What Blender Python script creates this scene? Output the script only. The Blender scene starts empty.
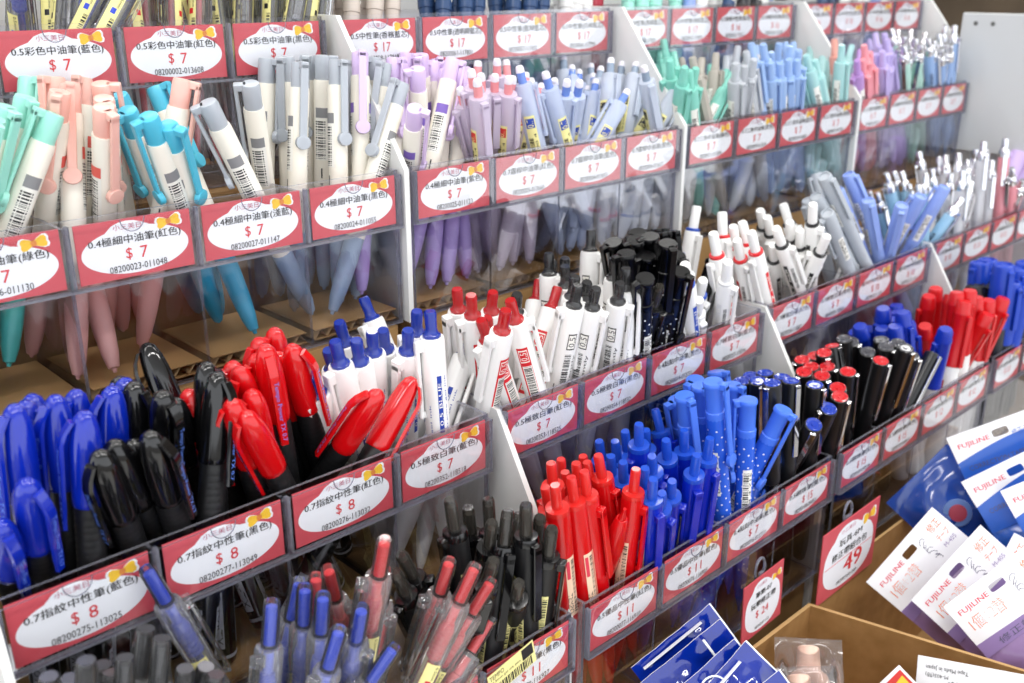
import bpy, math, random
from mathutils import Vector, Matrix
random.seed(7)
SC = bpy.context.scene
COL = SC.collection
PI = math.pi

# ------------------------------------------------------------------ materials
def lin(h):
    h = h.lstrip('#')
    c = [int(h[i:i + 2], 16) / 255 for i in (0, 2, 4)]
    return tuple(x / 12.92 if x <= 0.04045 else ((x + 0.055) / 1.055) ** 2.4 for x in c) + (1,)

MATS = {}
def mat(name, hexcol='#ffffff', rough=0.4, metal=0.0, clear=0.0, sss=0.0, spec=0.5, coat=0.0, noise=0.0, nscale=60.0, ncol=None, bump=0.0):
    """clear > 0 mixes in a see-through share (thin moulded plastic)."""
    if name in MATS:
        return MATS[name]
    m = bpy.data.materials.new(name)
    m.use_nodes = True
    nt = m.node_tree
    b = nt.nodes['Principled BSDF']
    out = nt.nodes['Material Output']
    b.inputs['Base Color'].default_value = lin(hexcol)
    b.inputs['Roughness'].default_value = rough
    b.inputs['Metallic'].default_value = metal
    b.inputs['Specular IOR Level'].default_value = spec
    b.inputs['Coat Weight'].default_value = coat
    b.inputs['Coat Roughness'].default_value = 0.08
    if sss:
        b.inputs['Subsurface Weight'].default_value = sss
        b.inputs['Subsurface Radius'].default_value = (1, 1, 1)
        b.inputs['Subsurface Scale'].default_value = 0.003
    if noise or bump:
        tc = nt.nodes.new('ShaderNodeTexCoord')
        nz = nt.nodes.new('ShaderNodeTexNoise')
        nz.inputs['Scale'].default_value = nscale
        nz.inputs['Detail'].default_value = 5
        nt.links.new(tc.outputs['Object'], nz.inputs['Vector'])
        if noise:
            mx = nt.nodes.new('ShaderNodeMix')
            mx.data_type = 'RGBA'
            mr = nt.nodes.new('ShaderNodeMapRange')
            mr.inputs['From Min'].default_value = 0.35
            mr.inputs['From Max'].default_value = 0.7
            mr.inputs['To Max'].default_value = noise
            nt.links.new(nz.outputs['Fac'], mr.inputs['Value'])
            nt.links.new(mr.outputs['Result'], mx.inputs['Factor'])
            mx.inputs['A'].default_value = lin(hexcol)
            mx.inputs['B'].default_value = lin(ncol or '#ffffff')
            nt.links.new(mx.outputs['Result'], b.inputs['Base Color'])
        if bump:
            bp = nt.nodes.new('ShaderNodeBump')
            bp.inputs['Strength'].default_value = bump
            bp.inputs['Distance'].default_value = 0.002
            nt.links.new(nz.outputs['Fac'], bp.inputs['Height'])
            nt.links.new(bp.outputs['Normal'], b.inputs['Normal'])
    if clear:
        tr = nt.nodes.new('ShaderNodeBsdfTransparent')
        # the see-through share is tinted by the plastic
        t = lin(hexcol)
        tr.inputs['Color'].default_value = tuple(0.78 + 0.22 * x for x in t[:3]) + (1,)
        mx = nt.nodes.new('ShaderNodeMixShader')
        mx.inputs['Fac'].default_value = clear
        nt.links.new(b.outputs['BSDF'], mx.inputs[1])
        nt.links.new(tr.outputs['BSDF'], mx.inputs[2])
        nt.links.new(mx.outputs['Shader'], out.inputs['Surface'])
    MATS[name] = m
    return m

def clear_mat(name, tint, rough, gloss_gain, haze=0.0, hazecol='#ffffff'):
    """clear sheet plastic: transparent with a Fresnel gloss and an optional diffuse veil that paints in haze"""
    if name in MATS:
        return MATS[name]
    m = bpy.data.materials.new(name)
    m.use_nodes = True
    nt = m.node_tree
    for n in list(nt.nodes):
        if n.type != 'OUTPUT_MATERIAL':
            nt.nodes.remove(n)
    out = [n for n in nt.nodes if n.type == 'OUTPUT_MATERIAL'][0]
    tr = nt.nodes.new('ShaderNodeBsdfTransparent')
    tr.inputs['Color'].default_value = lin(tint)
    gl = nt.nodes.new('ShaderNodeBsdfGlossy')
    gl.inputs['Roughness'].default_value = rough
    fr = nt.nodes.new('ShaderNodeFresnel')
    fr.inputs['IOR'].default_value = 1.45
    ml = nt.nodes.new('ShaderNodeMath')
    ml.operation = 'MULTIPLY'
    ml.inputs[1].default_value = gloss_gain
    nt.links.new(fr.outputs['Fac'], ml.inputs[0])
    mx = nt.nodes.new('ShaderNodeMixShader')
    nt.links.new(ml.outputs['Value'], mx.inputs['Fac'])
    nt.links.new(tr.outputs['BSDF'], mx.inputs[1])
    nt.links.new(gl.outputs['BSDF'], mx.inputs[2])
    last = mx
    if haze:
        df = nt.nodes.new('ShaderNodeBsdfDiffuse')
        df.inputs['Color'].default_value = lin(hazecol)
        m2 = nt.nodes.new('ShaderNodeMixShader')
        m2.inputs['Fac'].default_value = haze
        nt.links.new(mx.outputs['Shader'], m2.inputs[1])
        nt.links.new(df.outputs['BSDF'], m2.inputs[2])
        last = m2
    nt.links.new(last.outputs['Shader'], out.inputs['Surface'])
    MATS[name] = m
    return m

ACR = clear_mat('acrylic_face', '#fcfcfe', 0.03, 0.5)
EDGE = clear_mat('acrylic_edge', '#bcbccb', 0.12, 1.2, 0.2, '#d4d4e0')  # greyer tint paints in the darkening that internal reflection gives cut edges
SLEEVE = clear_mat('tag_sleeve', '#fefefe', 0.03, 0.2)
BAGCLR = clear_mat('clear_bag', '#f2f0f0', 0.1, 1.2, 0.06)
SHELL = clear_mat('clear_shell', '#fdfdfe', 0.04, 1.3, 0.03, '#ffffff')
SHELLB = clear_mat('clear_barrel', '#fdfdfe', 0.05, 2.0, 0.12, '#ffffff')  # white diffuse share paints brightness into the clear barrel
SMOKE = clear_mat('smoky_plastic', '#a8a49e', 0.06, 1.5, 0.2, '#6a6660')
WHITE = lambda: mat('white_plastic', '#f2f1ef', 0.3)
INK = lambda: mat('ink_black', '#1b1a1c', 0.6)
CHROME = lambda: mat('chrome', '#e6e6ea', 0.12, 1.0)
BLACKG = lambda: mat('black_gloss', '#0c0c0e', 0.18, coat=0.3)
BLACKM = lambda: mat('black_rubber', '#121214', 0.45)
YEL = lambda: mat('yellow_sticker', '#ece39a', 0.5)

# ------------------------------------------------------------------ mesh builder
class MB:
    def __init__(s):
        s.v, s.f, s.m = [], [], []
    def add(s, vs, fs, mi=0, M=None):
        o = len(s.v)
        s.v += [tuple(M @ Vector(p)) for p in vs] if M else [tuple(p) for p in vs]
        s.f += [tuple(i + o for i in f) for f in fs]
        s.m += [mi] * len(fs)
        return s
    def lathe(s, prof, n=14, mi=0, M=None, a0=0.0):
        vs, rings = [], []
        for r, z in prof:
            if r < 1e-7:
                rings.append([len(vs)]); vs.append((0, 0, z))
            else:
                rings.append(list(range(len(vs), len(vs) + n)))
                vs += [(r * math.cos(a0 + 2 * PI * k / n), r * math.sin(a0 + 2 * PI * k / n), z) for k in range(n)]
        fs = []
        for A, B in zip(rings, rings[1:]):
            for k in range(n):
                k2 = (k + 1) % n
                if len(A) == 1 and len(B) == 1: continue
                if len(A) == 1: fs.append((A[0], B[k2], B[k]))
                elif len(B) == 1: fs.append((A[k], A[k2], B[0]))
                else: fs.append((A[k], A[k2], B[k2], B[k]))
        if len(rings[0]) > 1: fs.append(tuple(reversed(rings[0])))
        if len(rings[-1]) > 1: fs.append(tuple(rings[-1]))
        return s.add(vs, fs, mi, M)
    def box(s, lo, hi, mi=0, M=None, small=None):
        """small: material index for all faces but the largest pair"""
        x0, y0, z0 = lo; x1, y1, z1 = hi
        vs = [(x0, y0, z0), (x1, y0, z0), (x1, y1, z0), (x0, y1, z0), (x0, y0, z1), (x1, y0, z1), (x1, y1, z1), (x0, y1, z1)]
        fs = [(0, 3, 2, 1), (4, 5, 6, 7), (0, 1, 5, 4), (2, 3, 7, 6), (1, 2, 6, 5), (0, 4, 7, 3)]
        o = len(s.m)
        s.add(vs, fs, mi, M)
        if small is not None:
            d = (x1 - x0, y1 - y0, z1 - z0)
            thin = d.index(min(d))
            pair = {2: (0, 1), 1: (2, 3), 0: (4, 5)}[thin]
            for k in range(6):
                if k not in pair: s.m[o + k] = small
        return s
    def bbox_round(s, lo, hi, b, mi=0, M=None):
        """box with chamfered edges along z profile"""
        x0, y0, z0 = lo; x1, y1, z1 = hi
        def ring(i, z):
            return [(x0 + i + b, y0 + i, z), (x1 - i - b, y0 + i, z), (x1 - i, y0 + i + b, z), (x1 - i, y1 - i - b, z), (x1 - i - b, y1 - i, z), (x0 + i + b, y1 - i, z), (x0 + i, y1 - i - b, z), (x0 + i, y0 + i + b, z)]
        R = [ring(b, z0), ring(0, z0 + b), ring(0, z1 - b), ring(b, z1)]
        vs = sum(R, [])
        fs = [tuple(reversed(range(8))), tuple(range(24, 32))]
        for q in range(3):
            for k in range(8):
                k2 = (k + 1) % 8
                fs.append((q * 8 + k, q * 8 + k2, q * 8 + 8 + k2, q * 8 + 8 + k))
        return s.add(vs, fs, mi, M)
    def prism(s, poly, d0, d1, mi=0, M=None, side=None):
        """poly in (x, z), counter-clockwise seen from -y, extruded along y from d0 (front) to d1"""
        n = len(poly)
        vs = [(x, d0, z) for x, z in poly] + [(x, d1, z) for x, z in poly]
        o = len(s.m)
        s.add(vs, [tuple(range(n)), tuple(range(2 * n - 1, n - 1, -1))], mi, M)
        s.add(vs, [(k + n, (k + 1) % n + n, (k + 1) % n, k) for k in range(n)], mi if side is None else side, M)
        return s
    def tube(s, pts, r, n=8, mi=0, M=None):
        vs, fs = [], []
        P = [Vector(p) for p in pts]
        up = Vector((0.13, 0.21, 0.97))
        for i, p in enumerate(P):
            t = (P[min(i + 1, len(P) - 1)] - P[max(i - 1, 0)]).normalized()
            a = t.cross(up).normalized(); b = t.cross(a)
            vs += [tuple(p + a * r * math.cos(2 * PI * k / n) + b * r * math.sin(2 * PI * k / n)) for k in range(n)]
        for i in range(len(P) - 1):
            for k in range(n):
                k2 = (k + 1) % n
                fs.append((i * n + k, i * n + k2, i * n + n + k2, i * n + n + k))
        fs += [tuple(reversed(range(n))), tuple(range(len(vs) - n, len(vs)))]
        return s.add(vs, fs, mi, M)
    def mesh(s, name, mats, smooth=True, ang=38):
        me = bpy.data.meshes.new(name)
        me.from_pydata(s.v, [], s.f)
        for m in mats: me.materials.append(m)
        me.polygons.foreach_set('material_index', s.m)
        if smooth:
            me.polygons.foreach_set('use_smooth', [True] * len(s.f))
            me.set_sharp_from_angle(angle=math.radians(ang))
        me.update()
        return me

TXT = {}
def text(t):
    """(verts, faces, width, height) of a line of lettering of unit height in the x-y plane"""
    if t not in TXT:
        cu = bpy.data.curves.new('lettering', 'FONT'); cu.body = t; cu.resolution_u = 2
        o = bpy.data.objects.new('lettering', cu); COL.objects.link(o)
        dg = bpy.context.evaluated_depsgraph_get(); dg.update()
        me = bpy.data.meshes.new_from_object(o.evaluated_get(dg))
        vs = [tuple(v.co) for v in me.vertices]; fs = [tuple(p.vertices) for p in me.polygons]
        bpy.data.objects.remove(o); bpy.data.curves.remove(cu); bpy.data.meshes.remove(me)
        x0 = min(v[0] for v in vs); x1 = max(v[0] for v in vs); y0 = min(v[1] for v in vs); y1 = max(v[1] for v in vs)
        TXT[t] = ([(v[0] - x0, v[1] - y0) for v in vs], fs, x1 - x0, y1 - y0)
    return TXT[t]

def flat_text(mb, t, cx, cz, w, h, y, mi, M=None, bold=0.0):
    """lettering in the x-z plane facing -y, fitted into w x h about (cx, cz)"""
    vs, fs, tw, th = text(t)
    sx, sz = w / tw, h / th
    vv = [(cx - w / 2 + x * sx, y, cz - h / 2 + z * sz) for x, z in vs]
    mb.add(vv, fs, mi, M)
    if bold:
        mb.add([(a + bold, b - 0.00001, c) for a, b, c in vv], fs, mi, M)

def wrap_text(mb, t, z0, z1, ac, size, r, mi, flip=False):
    """lettering running along the pen axis from z0 up to z1, centred on angle ac (deg)"""
    vs, fs, tw, th = text(t)
    out = []
    for x, y in vs:
        z = z0 + (z1 - z0) * x / tw
        q = (y / th - 0.5) * size / r
        if flip: z = z1 - (z - z0); q = -q
        a = math.radians(ac) - q
        out.append((r * math.cos(a), r * math.sin(a), z))
    mb.add(out, fs, mi)

def patch(mb, z0, z1, a0, a1, r, mi, n=6):
    """curved sticker sheet on a barrel, angles in degrees"""
    A = [math.radians(a0 + (a1 - a0) * k / n) for k in range(n + 1)]
    vs = [(r * math.cos(a), r * math.sin(a), z) for z in (z0, z1) for a in A]
    mb.add(vs, [(k, k + 1, n + 2 + k, n + 1 + k) for k in range(n)], mi)

def barcode(mb, z0, z1, a0, a1, r, mi, seed=1):
    rnd = random.Random(seed)
    z = z0
    while z < z1:
        h = rnd.choice((0.0003, 0.0003, 0.0006, 0.0009))
        patch(mb, z, min(z1, z + h), a0, a1, r, mi, 3)
        z += h + rnd.choice((0.0003, 0.0005, 0.0008))

def dots(mb, z0, z1, r, mi, step=0.0042, rad=0.0006):
    z, row = z0, 0
    while z < z1:
        for k in range(6):
            a = 2 * PI * (k + 0.5 * (row % 2)) / 6
            vs = [(r * math.cos(a), r * math.sin(a), z)]
            vs = []
            for j in range(7):
                t = 2 * PI * j / 7
                b = a + rad * math.cos(t) / r
                vs.append((r * math.cos(b), r * math.sin(b), z + rad * math.sin(t)))
            mb.add(vs, [tuple(range(7))], mi)
        z += step; row += 1

def clip_bar(mb, ztop, zbot, x, w, t, r_in, mi=0, end=None, bridge=0.004):
    """a pocket clip on the +x side: bridge at the top, flat bar hanging down"""
    mb.bbox_round((r_in, -w / 2, ztop - bridge), (x + t, w / 2, ztop), min(t, w) * 0.22, mi)
    mb.bbox_round((x, -w / 2, zbot), (x + t, w / 2, ztop - bridge * 0.4), min(t, w) * 0.25, mi)
    if end == 'disc':
        M = Matrix.Translation((x - 0.0004, 0, zbot + 0.001)) @ Matrix.Rotation(PI / 2, 4, 'Y')
        mb.lathe([(0.0001, 0), (w * 0.95, 0.0), (w * 1.02, 0.0008), (w * 0.95, 0.0026), (w * 0.7, 0.0028), (0.0, 0.0026)], 14, mi, M)
    elif end == 'ball':
        mb.bbox_round((x - 0.0012, -w * 0.4, zbot), (x, w * 0.4, zbot + 0.004), 0.0004, mi)

# ------------------------------------------------------------------ pen models: list of (part, mesh, [sub-parts])
HEX = dict(mint='#a0e2d2', pink='#f5bdb0', aqua='#52bcd8', grey='#b2b8c0', lilac='#dac3ea', sky='#7f9fd8', haze='#c3cbdc',
           jade='#90dccc', taupe='#bdb6ac', fog='#c9cdd4', white='#eeeeec', azure='#a6c4f0', aquamarine='#b2e0df', coral='#f6b2a2',
           rose='#f7a5b0', violet='#c49bdc', lavender='#cbbcee', blue='#0f2fa4', black='#141416', red='#c81219', clear='#e9e9ee',
           skyblue='#a4d2f0', periwinkle='#8fa6e4', beige='#cfc3b8', navy='#2f4a74', charcoal='#2e2e34', crimson='#a02038')
PENS = {}
LEN = dict(milk=(0.148, 0.134), frost=(0.146, 0.1285), tri=(0.145, 0.127), cgel=(0.148, 0.131), fine=(0.150, 0.143), capd=(0.150, 0.143), wclick=(0.145, 0.141), **{'dot:black': (0.148, 0.142)})
ZS = [1.0]
def R(part, mb, mats, sub=()):
    if part in ('sticker', 'print'):          # printed on both flanks of the barrel
        n = len(mb.v); nf = len(mb.f)
        mb.v += [(-x, -y, z) for x, y, z in mb.v]
        mb.f += [tuple(i + n for i in f) for f in mb.f[:nf]]
        mb.m += mb.m[:nf]
    mb.v = [(x, y, z * ZS[0]) for x, y, z in mb.v]
    return (part, mb.mesh(part, mats), list(sub))

def milk(c):
    cap = mat('cap_' + c, HEX[c], 0.3, sss=0.25)
    grip = mat('grip_' + c, {'mint': '#55bdb4', 'pink': '#d9a39c', 'aqua': '#2f9fc4', 'grey': '#8fa3bd', 'lilac': '#a992d0'}[c], 0.32, clear=0.12)
    cream = mat('cream_barrel', '#f4efe2', 0.38)
    out = []
    b = MB().lathe([(0.0049, 0.0485), (0.0053, 0.0492), (0.0054, 0.062), (0.0054, 0.1312), (0.0051, 0.1335), (0.0042, 0.1335)], 16)
    out.append(R('barrel', b, [cream]))
    b = MB().lathe([(0, 0), (0.0009, 0), (0.0013, 0.002), (0.0026, 0.0025), (0.0040, 0.010), (0.0049, 0.022), (0.0053, 0.036), (0.0052, 0.0495), (0.0049, 0.0505)], 14)
    out.append(R('grip', b, [grip]))
    b = MB().lathe([(0.0043, 0.132), (0.0046, 0.1335), (0.0047, 0.146), (0.0043, 0.1478), (0.0036, 0.148), (0, 0.148)], 14)
    out.append(R('push_cap', b, [cap]))
    b = MB(); clip_bar(b, 0.148, 0.101, 0.0066, 0.0042, 0.0017, 0.002, 0, 'disc')
    out.append(R('clip', b, [cap]))
    b = MB(); r = 0.00552
    patch(b, 0.111, 0.117, 52, 128, r, 0); barcode(b, 0.086, 0.109, 52, 112, r, 1, 3); patch(b, 0.085, 0.117, 50, 130, r - 0.00006, 2)
    wrap_text(b, '0.4', 0.066, 0.071, 90, 0.002, r, 1)
    patch(b, 0.074, 0.080, 86, 94, r, 1, 1)
    out.append(R('sticker', b, [mat('stick_' + c, {'pink': '#e8665c', 'lilac': '#8468c0'}.get(c, '#8b8b8d'), 0.5), INK(), mat('sticker_white', '#f4f2ea', 0.5)]))
    return out

def frost(c):
    body = mat('frost_' + c, {'lilac': '#e2d6ea', 'sky': '#cfdaf2', 'haze': '#d3dbea'}[c], 0.38, clear=0.34)
    btn = mat('frostbtn_' + c, {'lilac': '#ee9a9e', 'sky': '#6f8ed6', 'haze': '#8e9db0'}[c], 0.25)
    out = []
    prof = [(0, 0), (0.0010, 0), (0.0014, 0.002), (0.0026, 0.0025), (0.0042, 0.015), (0.0050, 0.028)]
    for k in range(9):
        z = 0.031 + k * 0.0036
        q = 0.0051 + 0.0006 * min(1, k / 6)
        prof += [(q, z), (q + 0.00025, z + 0.0012), (q, z + 0.0024)]
    prof += [(0.0058, 0.066), (0.0060, 0.075), (0.0060, 0.131), (0.0055, 0.1335), (0.0032, 0.134)]
    out.append(R('barrel', MB().lathe(prof, 14), [body]))
    b = MB().lathe([(0.0012, 0.006), (0.0016, 0.02), (0.0016, 0.120)], 8)
    out.append(R('refill', b, [mat('refill_' + c, {'lilac': '#c78f9c', 'sky': '#5f79c4', 'haze': '#7f8ba0'}[c], 0.4)]))
    b = MB().lathe([(0.0027, 0.133), (0.0026, 0.1415), (0.0027, 0.1416), (0.0025, 0.1448), (0.0020, 0.146), (0, 0.146)], 12)
    for k in range(len(b.m)):
        if any(b.v[i][2] > 0.1416 for i in b.f[k]): b.m[k] = 1
    out.append(R('button', b, [btn, mat('frost_white', '#e9e6ee', 0.3)]))
    b = MB(); clip_bar(b, 0.1325, 0.094, 0.0070, 0.0046, 0.0016, 0.004, 0, 'ball')
    out.append(R('clip', b, [body]))
    b = MB(); r = 0.00612
    patch(b, 0.078, 0.112, 58, 122, r, 0); barcode(b, 0.080, 0.096, 64, 90, r + 0.00006, 1, 5)
    patch(b, 0.103, 0.110, 64, 116, r + 0.00006, 2); wrap_text(b, '0.7', 0.1035, 0.1095, 90, 0.004, r + 0.00012, 0)
    wrap_text(b, '0200 4', 0.080, 0.099, 106, 0.0015, r + 0.00006, 1)
    out.append(R('sticker', b, [YEL(), INK(), mat('stickf_' + c, {'lilac': '#d8322e', 'sky': '#2b49a8', 'haze': '#26262a'}[c], 0.5)]))
    return out

def tri(c):
    body = mat('tri_' + c, HEX[c], 0.3, clear=0.22)
    btn = mat('tribtn_' + c, HEX[c], 0.22, clear=0.3)
    out = []
    b = MB().lathe([(0, 0), (0.0009, 0), (0.0013, 0.002), (0.0026, 0.0025), (0.0045, 0.015), (0.0053, 0.030), (0.0056, 0.050), (0.0056, 0.126), (0.005, 0.1285), (0.003, 0.129)], 12)
    out.append(R('barrel', b, [body]))
    out.append(R('refill', MB().lathe([(0.0012, 0.006), (0.0016, 0.02), (0.0016, 0.118)], 8), [mat('trirefill', '#d8dce4', 0.4)]))
    b = MB().lathe([(0.0036, 0.1285), (0.0035, 0.132), (0.0031, 0.133), (0.0030, 0.1435), (0.0024, 0.145), (0, 0.145)], 12)
    out.append(R('button', b, [btn]))
    b = MB(); clip_bar(b, 0.128, 0.09, 0.0066, 0.0044, 0.0015, 0.004, 0, 'ball')
    out.append(R('clip', b, [body]))
    b = MB(); r = 0.00572
    patch(b, 0.082, 0.112, 60, 118, r, 0); barcode(b, 0.084, 0.104, 66, 96, r + 0.00006, 1, 8); wrap_text(b, '0.7 mm', 0.088, 0.110, 108, 0.0016, r + 0.00006, 1)
    out.append(R('sticker', b, [mat('sticker_white', '#f4f2ea', 0.5), INK()]))
    return out

def capd(c):
    cap = mat('gelcap_' + c, {'blue': '#0b27a6', 'black': '#0d0d0f', 'red': '#cc0a11'}[c], 0.12, coat=0.4)
    out = []
    b = MB().lathe([(0.0058, 0.1095), (0.0062, 0.110), (0.0063, 0.113), (0.0063, 0.128), (0.0060, 0.136), (0.0052, 0.1425), (0.0038, 0.1475), (0.0018, 0.1497), (0, 0.15)], 18)
    out.append(R('cap', b, [cap]))
    b = MB()
    n = 10
    prof = []
    for k in range(n + 1):
        t = k / n
        z = 0.1465 - t * 0.046
        x = 0.0042 + 0.0042 * min(1, (t * 5) ** 0.5 / 1.0) if t < 0.2 else 0.0084 + 0.0004 * t
        w = 0.0046 if t < 0.9 else 0.0038
        prof.append((x, w, z))
    vs = []
    for x, w, z in prof:
        vs += [(x, -w / 2, z), (x + 0.0014, -w / 2 * 0.8, z), (x + 0.0014, w / 2 * 0.8, z), (x, w / 2, z)]
    fs = [(0, 1, 2, 3), (n * 4 + 3, n * 4 + 2, n * 4 + 1, n * 4)]
    for k in range(n):
        for j in range(4):
            j2 = (j + 1) % 4
            fs.append((k * 4 + j, k * 4 + 4 + j, k * 4 + 4 + j2, k * 4 + j2))
    b.add(vs, fs, 0)
    vt, ft, tw, th = text('Tempo Power TX 0.7')
    b.add([(0.0102, (y / th - 0.5) * 0.0026, 0.136 - 0.033 * x / tw) for x, y in vt], ft, 1)
    out.append(R('clip', b, [cap, mat('print_pale', {'blue': '#5f86e6', 'black': '#c8ccd4', 'red': '#f2c9c4'}[c], 0.5)]))
    prof = [(0.0056, 0.058)]
    for k in range(15):
        z = 0.0600 + k * 0.0032
        prof += [(0.0057, z), (0.00585, z + 0.0012), (0.0057, z + 0.0024)]
    prof += [(0.0056, 0.110)]
    out.append(R('grip', MB().lathe(prof, 14), [BLACKM()]))
    b = MB().lathe([(0, 0), (0.0046, 0), (0.0054, 0.0012), (0.0057, 0.004), (0.0057, 0.059), (0.0054, 0.0595)], 16)
    b.lathe([(0.00575, 0.0042), (0.00582, 0.0046), (0.00582, 0.0056), (0.00575, 0.006)], 16, 1)
    r = 0.0058
    for a in (30, 150, 270):
        patch(b, 0.010, 0.040, a - 26, a + 26, r, 1)
        wrap_text(b, 'PowerTX', 0.012, 0.038, a, 0.0040, r + 0.00006, 2, True)
    out.append(R('barrel', b, [BLACKG(), mat('silver_print', '#b9bdc4', 0.4), INK()]))
    return out

def wclick(c):
    btn = mat('wbtn_' + c, {'blue': '#0e329e', 'red': '#b80e17', 'black': '#2a2a2c'}[c], 0.12, clear=0.18, coat=0.3)
    out = []
    b = MB().lathe([(0, 0), (0.0009, 0), (0.0011, 0.003), (0.0026, 0.008), (0.0043, 0.02), (0.0056, 0.04), (0.0062, 0.06), (0.0062, 0.1295), (0.0058, 0.1312), (0.0044, 0.1314)], 18)
    out.append(R('barrel', b, [WHITE()]))
    b = MB().lathe([(0.0042, 0.1305), (0.0047, 0.1314), (0.0047, 0.1326), (0.0034, 0.1338), (0.0030, 0.136), (0.0032, 0.1437), (0.0027, 0.145), (0, 0.145)], 10)
    out.append(R('button', b, [btn]))
    b = MB(); clip_bar(b, 0.1305, 0.088, 0.0074, 0.0052, 0.0022, 0.004, 0, 'ball', 0.006)
    out.append(R('clip', b, [WHITE()]))
    b = MB(); r = 0.00632
    if c == 'red':
        patch(b, 0.078, 0.117, 62, 118, r, 0)
        patch(b, 0.107, 0.1155, 68, 112, r + 0.00005, 1); patch(b, 0.1078, 0.1147, 71, 109, r + 0.0001, 0)
        wrap_text(b, '0.5', 0.1085, 0.114, 90, 0.0034, r + 0.00015, 1)
        patch(b, 0.080, 0.1045, 70, 116, r + 0.00005, 1); barcode(b, 0.0805, 0.104, 74, 112, r + 0.0001, 2, 4)
        mats = [mat('print_red', '#d8202a', 0.5), mat('sticker_white', '#f4f2ea', 0.5), INK()]
    elif c == 'blue':
        patch(b, 0.080, 0.112, 80, 102, r, 0); wrap_text(b, '0.5 BLUE', 0.084, 0.108, 91, 0.0019, r + 0.00006, 1)
        wrap_text(b, 'extreme gel ink', 0.076, 0.112, 122, 0.0013, r, 0)
        wrap_text(b, 'extreme gel ink', 0.056, 0.096, 42, 0.0012, r, 0)
        mats = [mat('print_blue', '#1b3fa6', 0.5), mat('sticker_white', '#f4f2ea', 0.5), INK()]
    else:
        patch(b, 0.106, 0.1165, 66, 112, r, 2); patch(b, 0.1068, 0.1157, 70, 108, r + 0.00005, 1); wrap_text(b, '0.5', 0.108, 0.1145, 89, 0.0036, r + 0.0001, 2)
        barcode(b, 0.083, 0.103, 66, 100, r, 2, 6)
        wrap_text(b, 'Permanently', 0.060, 0.102, 122, 0.0022, r, 2)
        patch(b, 0.058, 0.082, 36, 41, r, 2, 1)
        mats = [INK(), mat('sticker_white', '#f4f2ea', 0.5), INK()]
    out.append(R('print', b, mats))
    return out

def dot(c):
    body = mat('dotbody_' + c, {'blue': '#2a5fd6', 'black': '#121318'}[c], 0.26, coat=0.2)
    cap = mat('dotcap_' + c, {'blue': '#4a78e4', 'black': '#060608'}[c], 0.26, spec=0.35)
    out = []
    b = MB().lathe([(0, 0), (0.0008, 0), (0.001, 0.003), (0.003, 0.012), (0.0047, 0.03), (0.0054, 0.05), (0.0054, 0.1255), (0.005, 0.126)], 16)
    dots(b, 0.034, 0.122, 0.00546, 1)
    out.append(R('barrel', b, [body, mat('dot_white', '#e8ecf4', 0.5)]))
    b = MB().lathe([(0.0054, 0.1245), (0.0056, 0.1255), (0.0056, 0.129), (0.0050, 0.1295), (0.0051, 0.1445), (0.0058, 0.1455), (0.0058, 0.1472), (0.0053, 0.148), (0, 0.148)], 14)
    out.append(R('push_cap', b, [cap]))
    b = MB(); clip_bar(b, 0.148, 0.097, 0.0072, 0.0044, 0.0016, 0.003, 0, 'disc')
    out.append(R('clip', b, [cap]))
    b = MB(); r = 0.00556
    patch(b, 0.074, 0.104, 60, 118, r, 0); barcode(b, 0.076, 0.102, 64, 98, r + 0.00006, 1, 9); wrap_text(b, '0.4 4 715', 0.076, 0.102, 109, 0.0015, r + 0.00006, 1)
    out.append(R('sticker', b, [mat('sticker_white', '#f4f2ea', 0.5), INK()]))
    return out

def ring(c):
    out = []
    b = MB().lathe([(0, 0), (0.0009, 0), (0.0011, 0.003), (0.0028, 0.01), (0.005, 0.035), (0.0056, 0.055), (0.0056, 0.126), (0.0052, 0.1275), (0.003, 0.1278)], 10)
    out.append(R('barrel', b, [WHITE()]))
    rc = mat('ring_' + c, {'blue': '#2450b8', 'red': '#d8232b', 'black': '#1c1c1f', 'white': '#e4e4e4'}[c], 0.3)
    out.append(R('collar', MB().lathe([(0.0044, 0.1265), (0.0050, 0.1275), (0.0050, 0.1292), (0.0036, 0.1296)], 14), [rc]))
    b = MB().lathe([(0.0034, 0.129), (0.0034, 0.1435), (0.0029, 0.145), (0, 0.145)], 12)
    out.append(R('button', b, [WHITE()]))
    b = MB(); clip_bar(b, 0.1255, 0.088, 0.0068, 0.0046, 0.0017, 0.004, 0, 'ball', 0.005)
    out.append(R('clip', b, [WHITE()]))
    b = MB(); r = 0.00572
    patch(b, 0.076, 0.112, 72, 102, r, 0); wrap_text(b, '0.7 ball', 0.080, 0.108, 87, 0.0022, r + 0.0001, 1)
    barcode(b, 0.088, 0.108, 118, 140, r, 2, 2)
    out.append(R('print', b, [rc, mat('sticker_white', '#f4f2ea', 0.5), INK()]))
    return out

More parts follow.
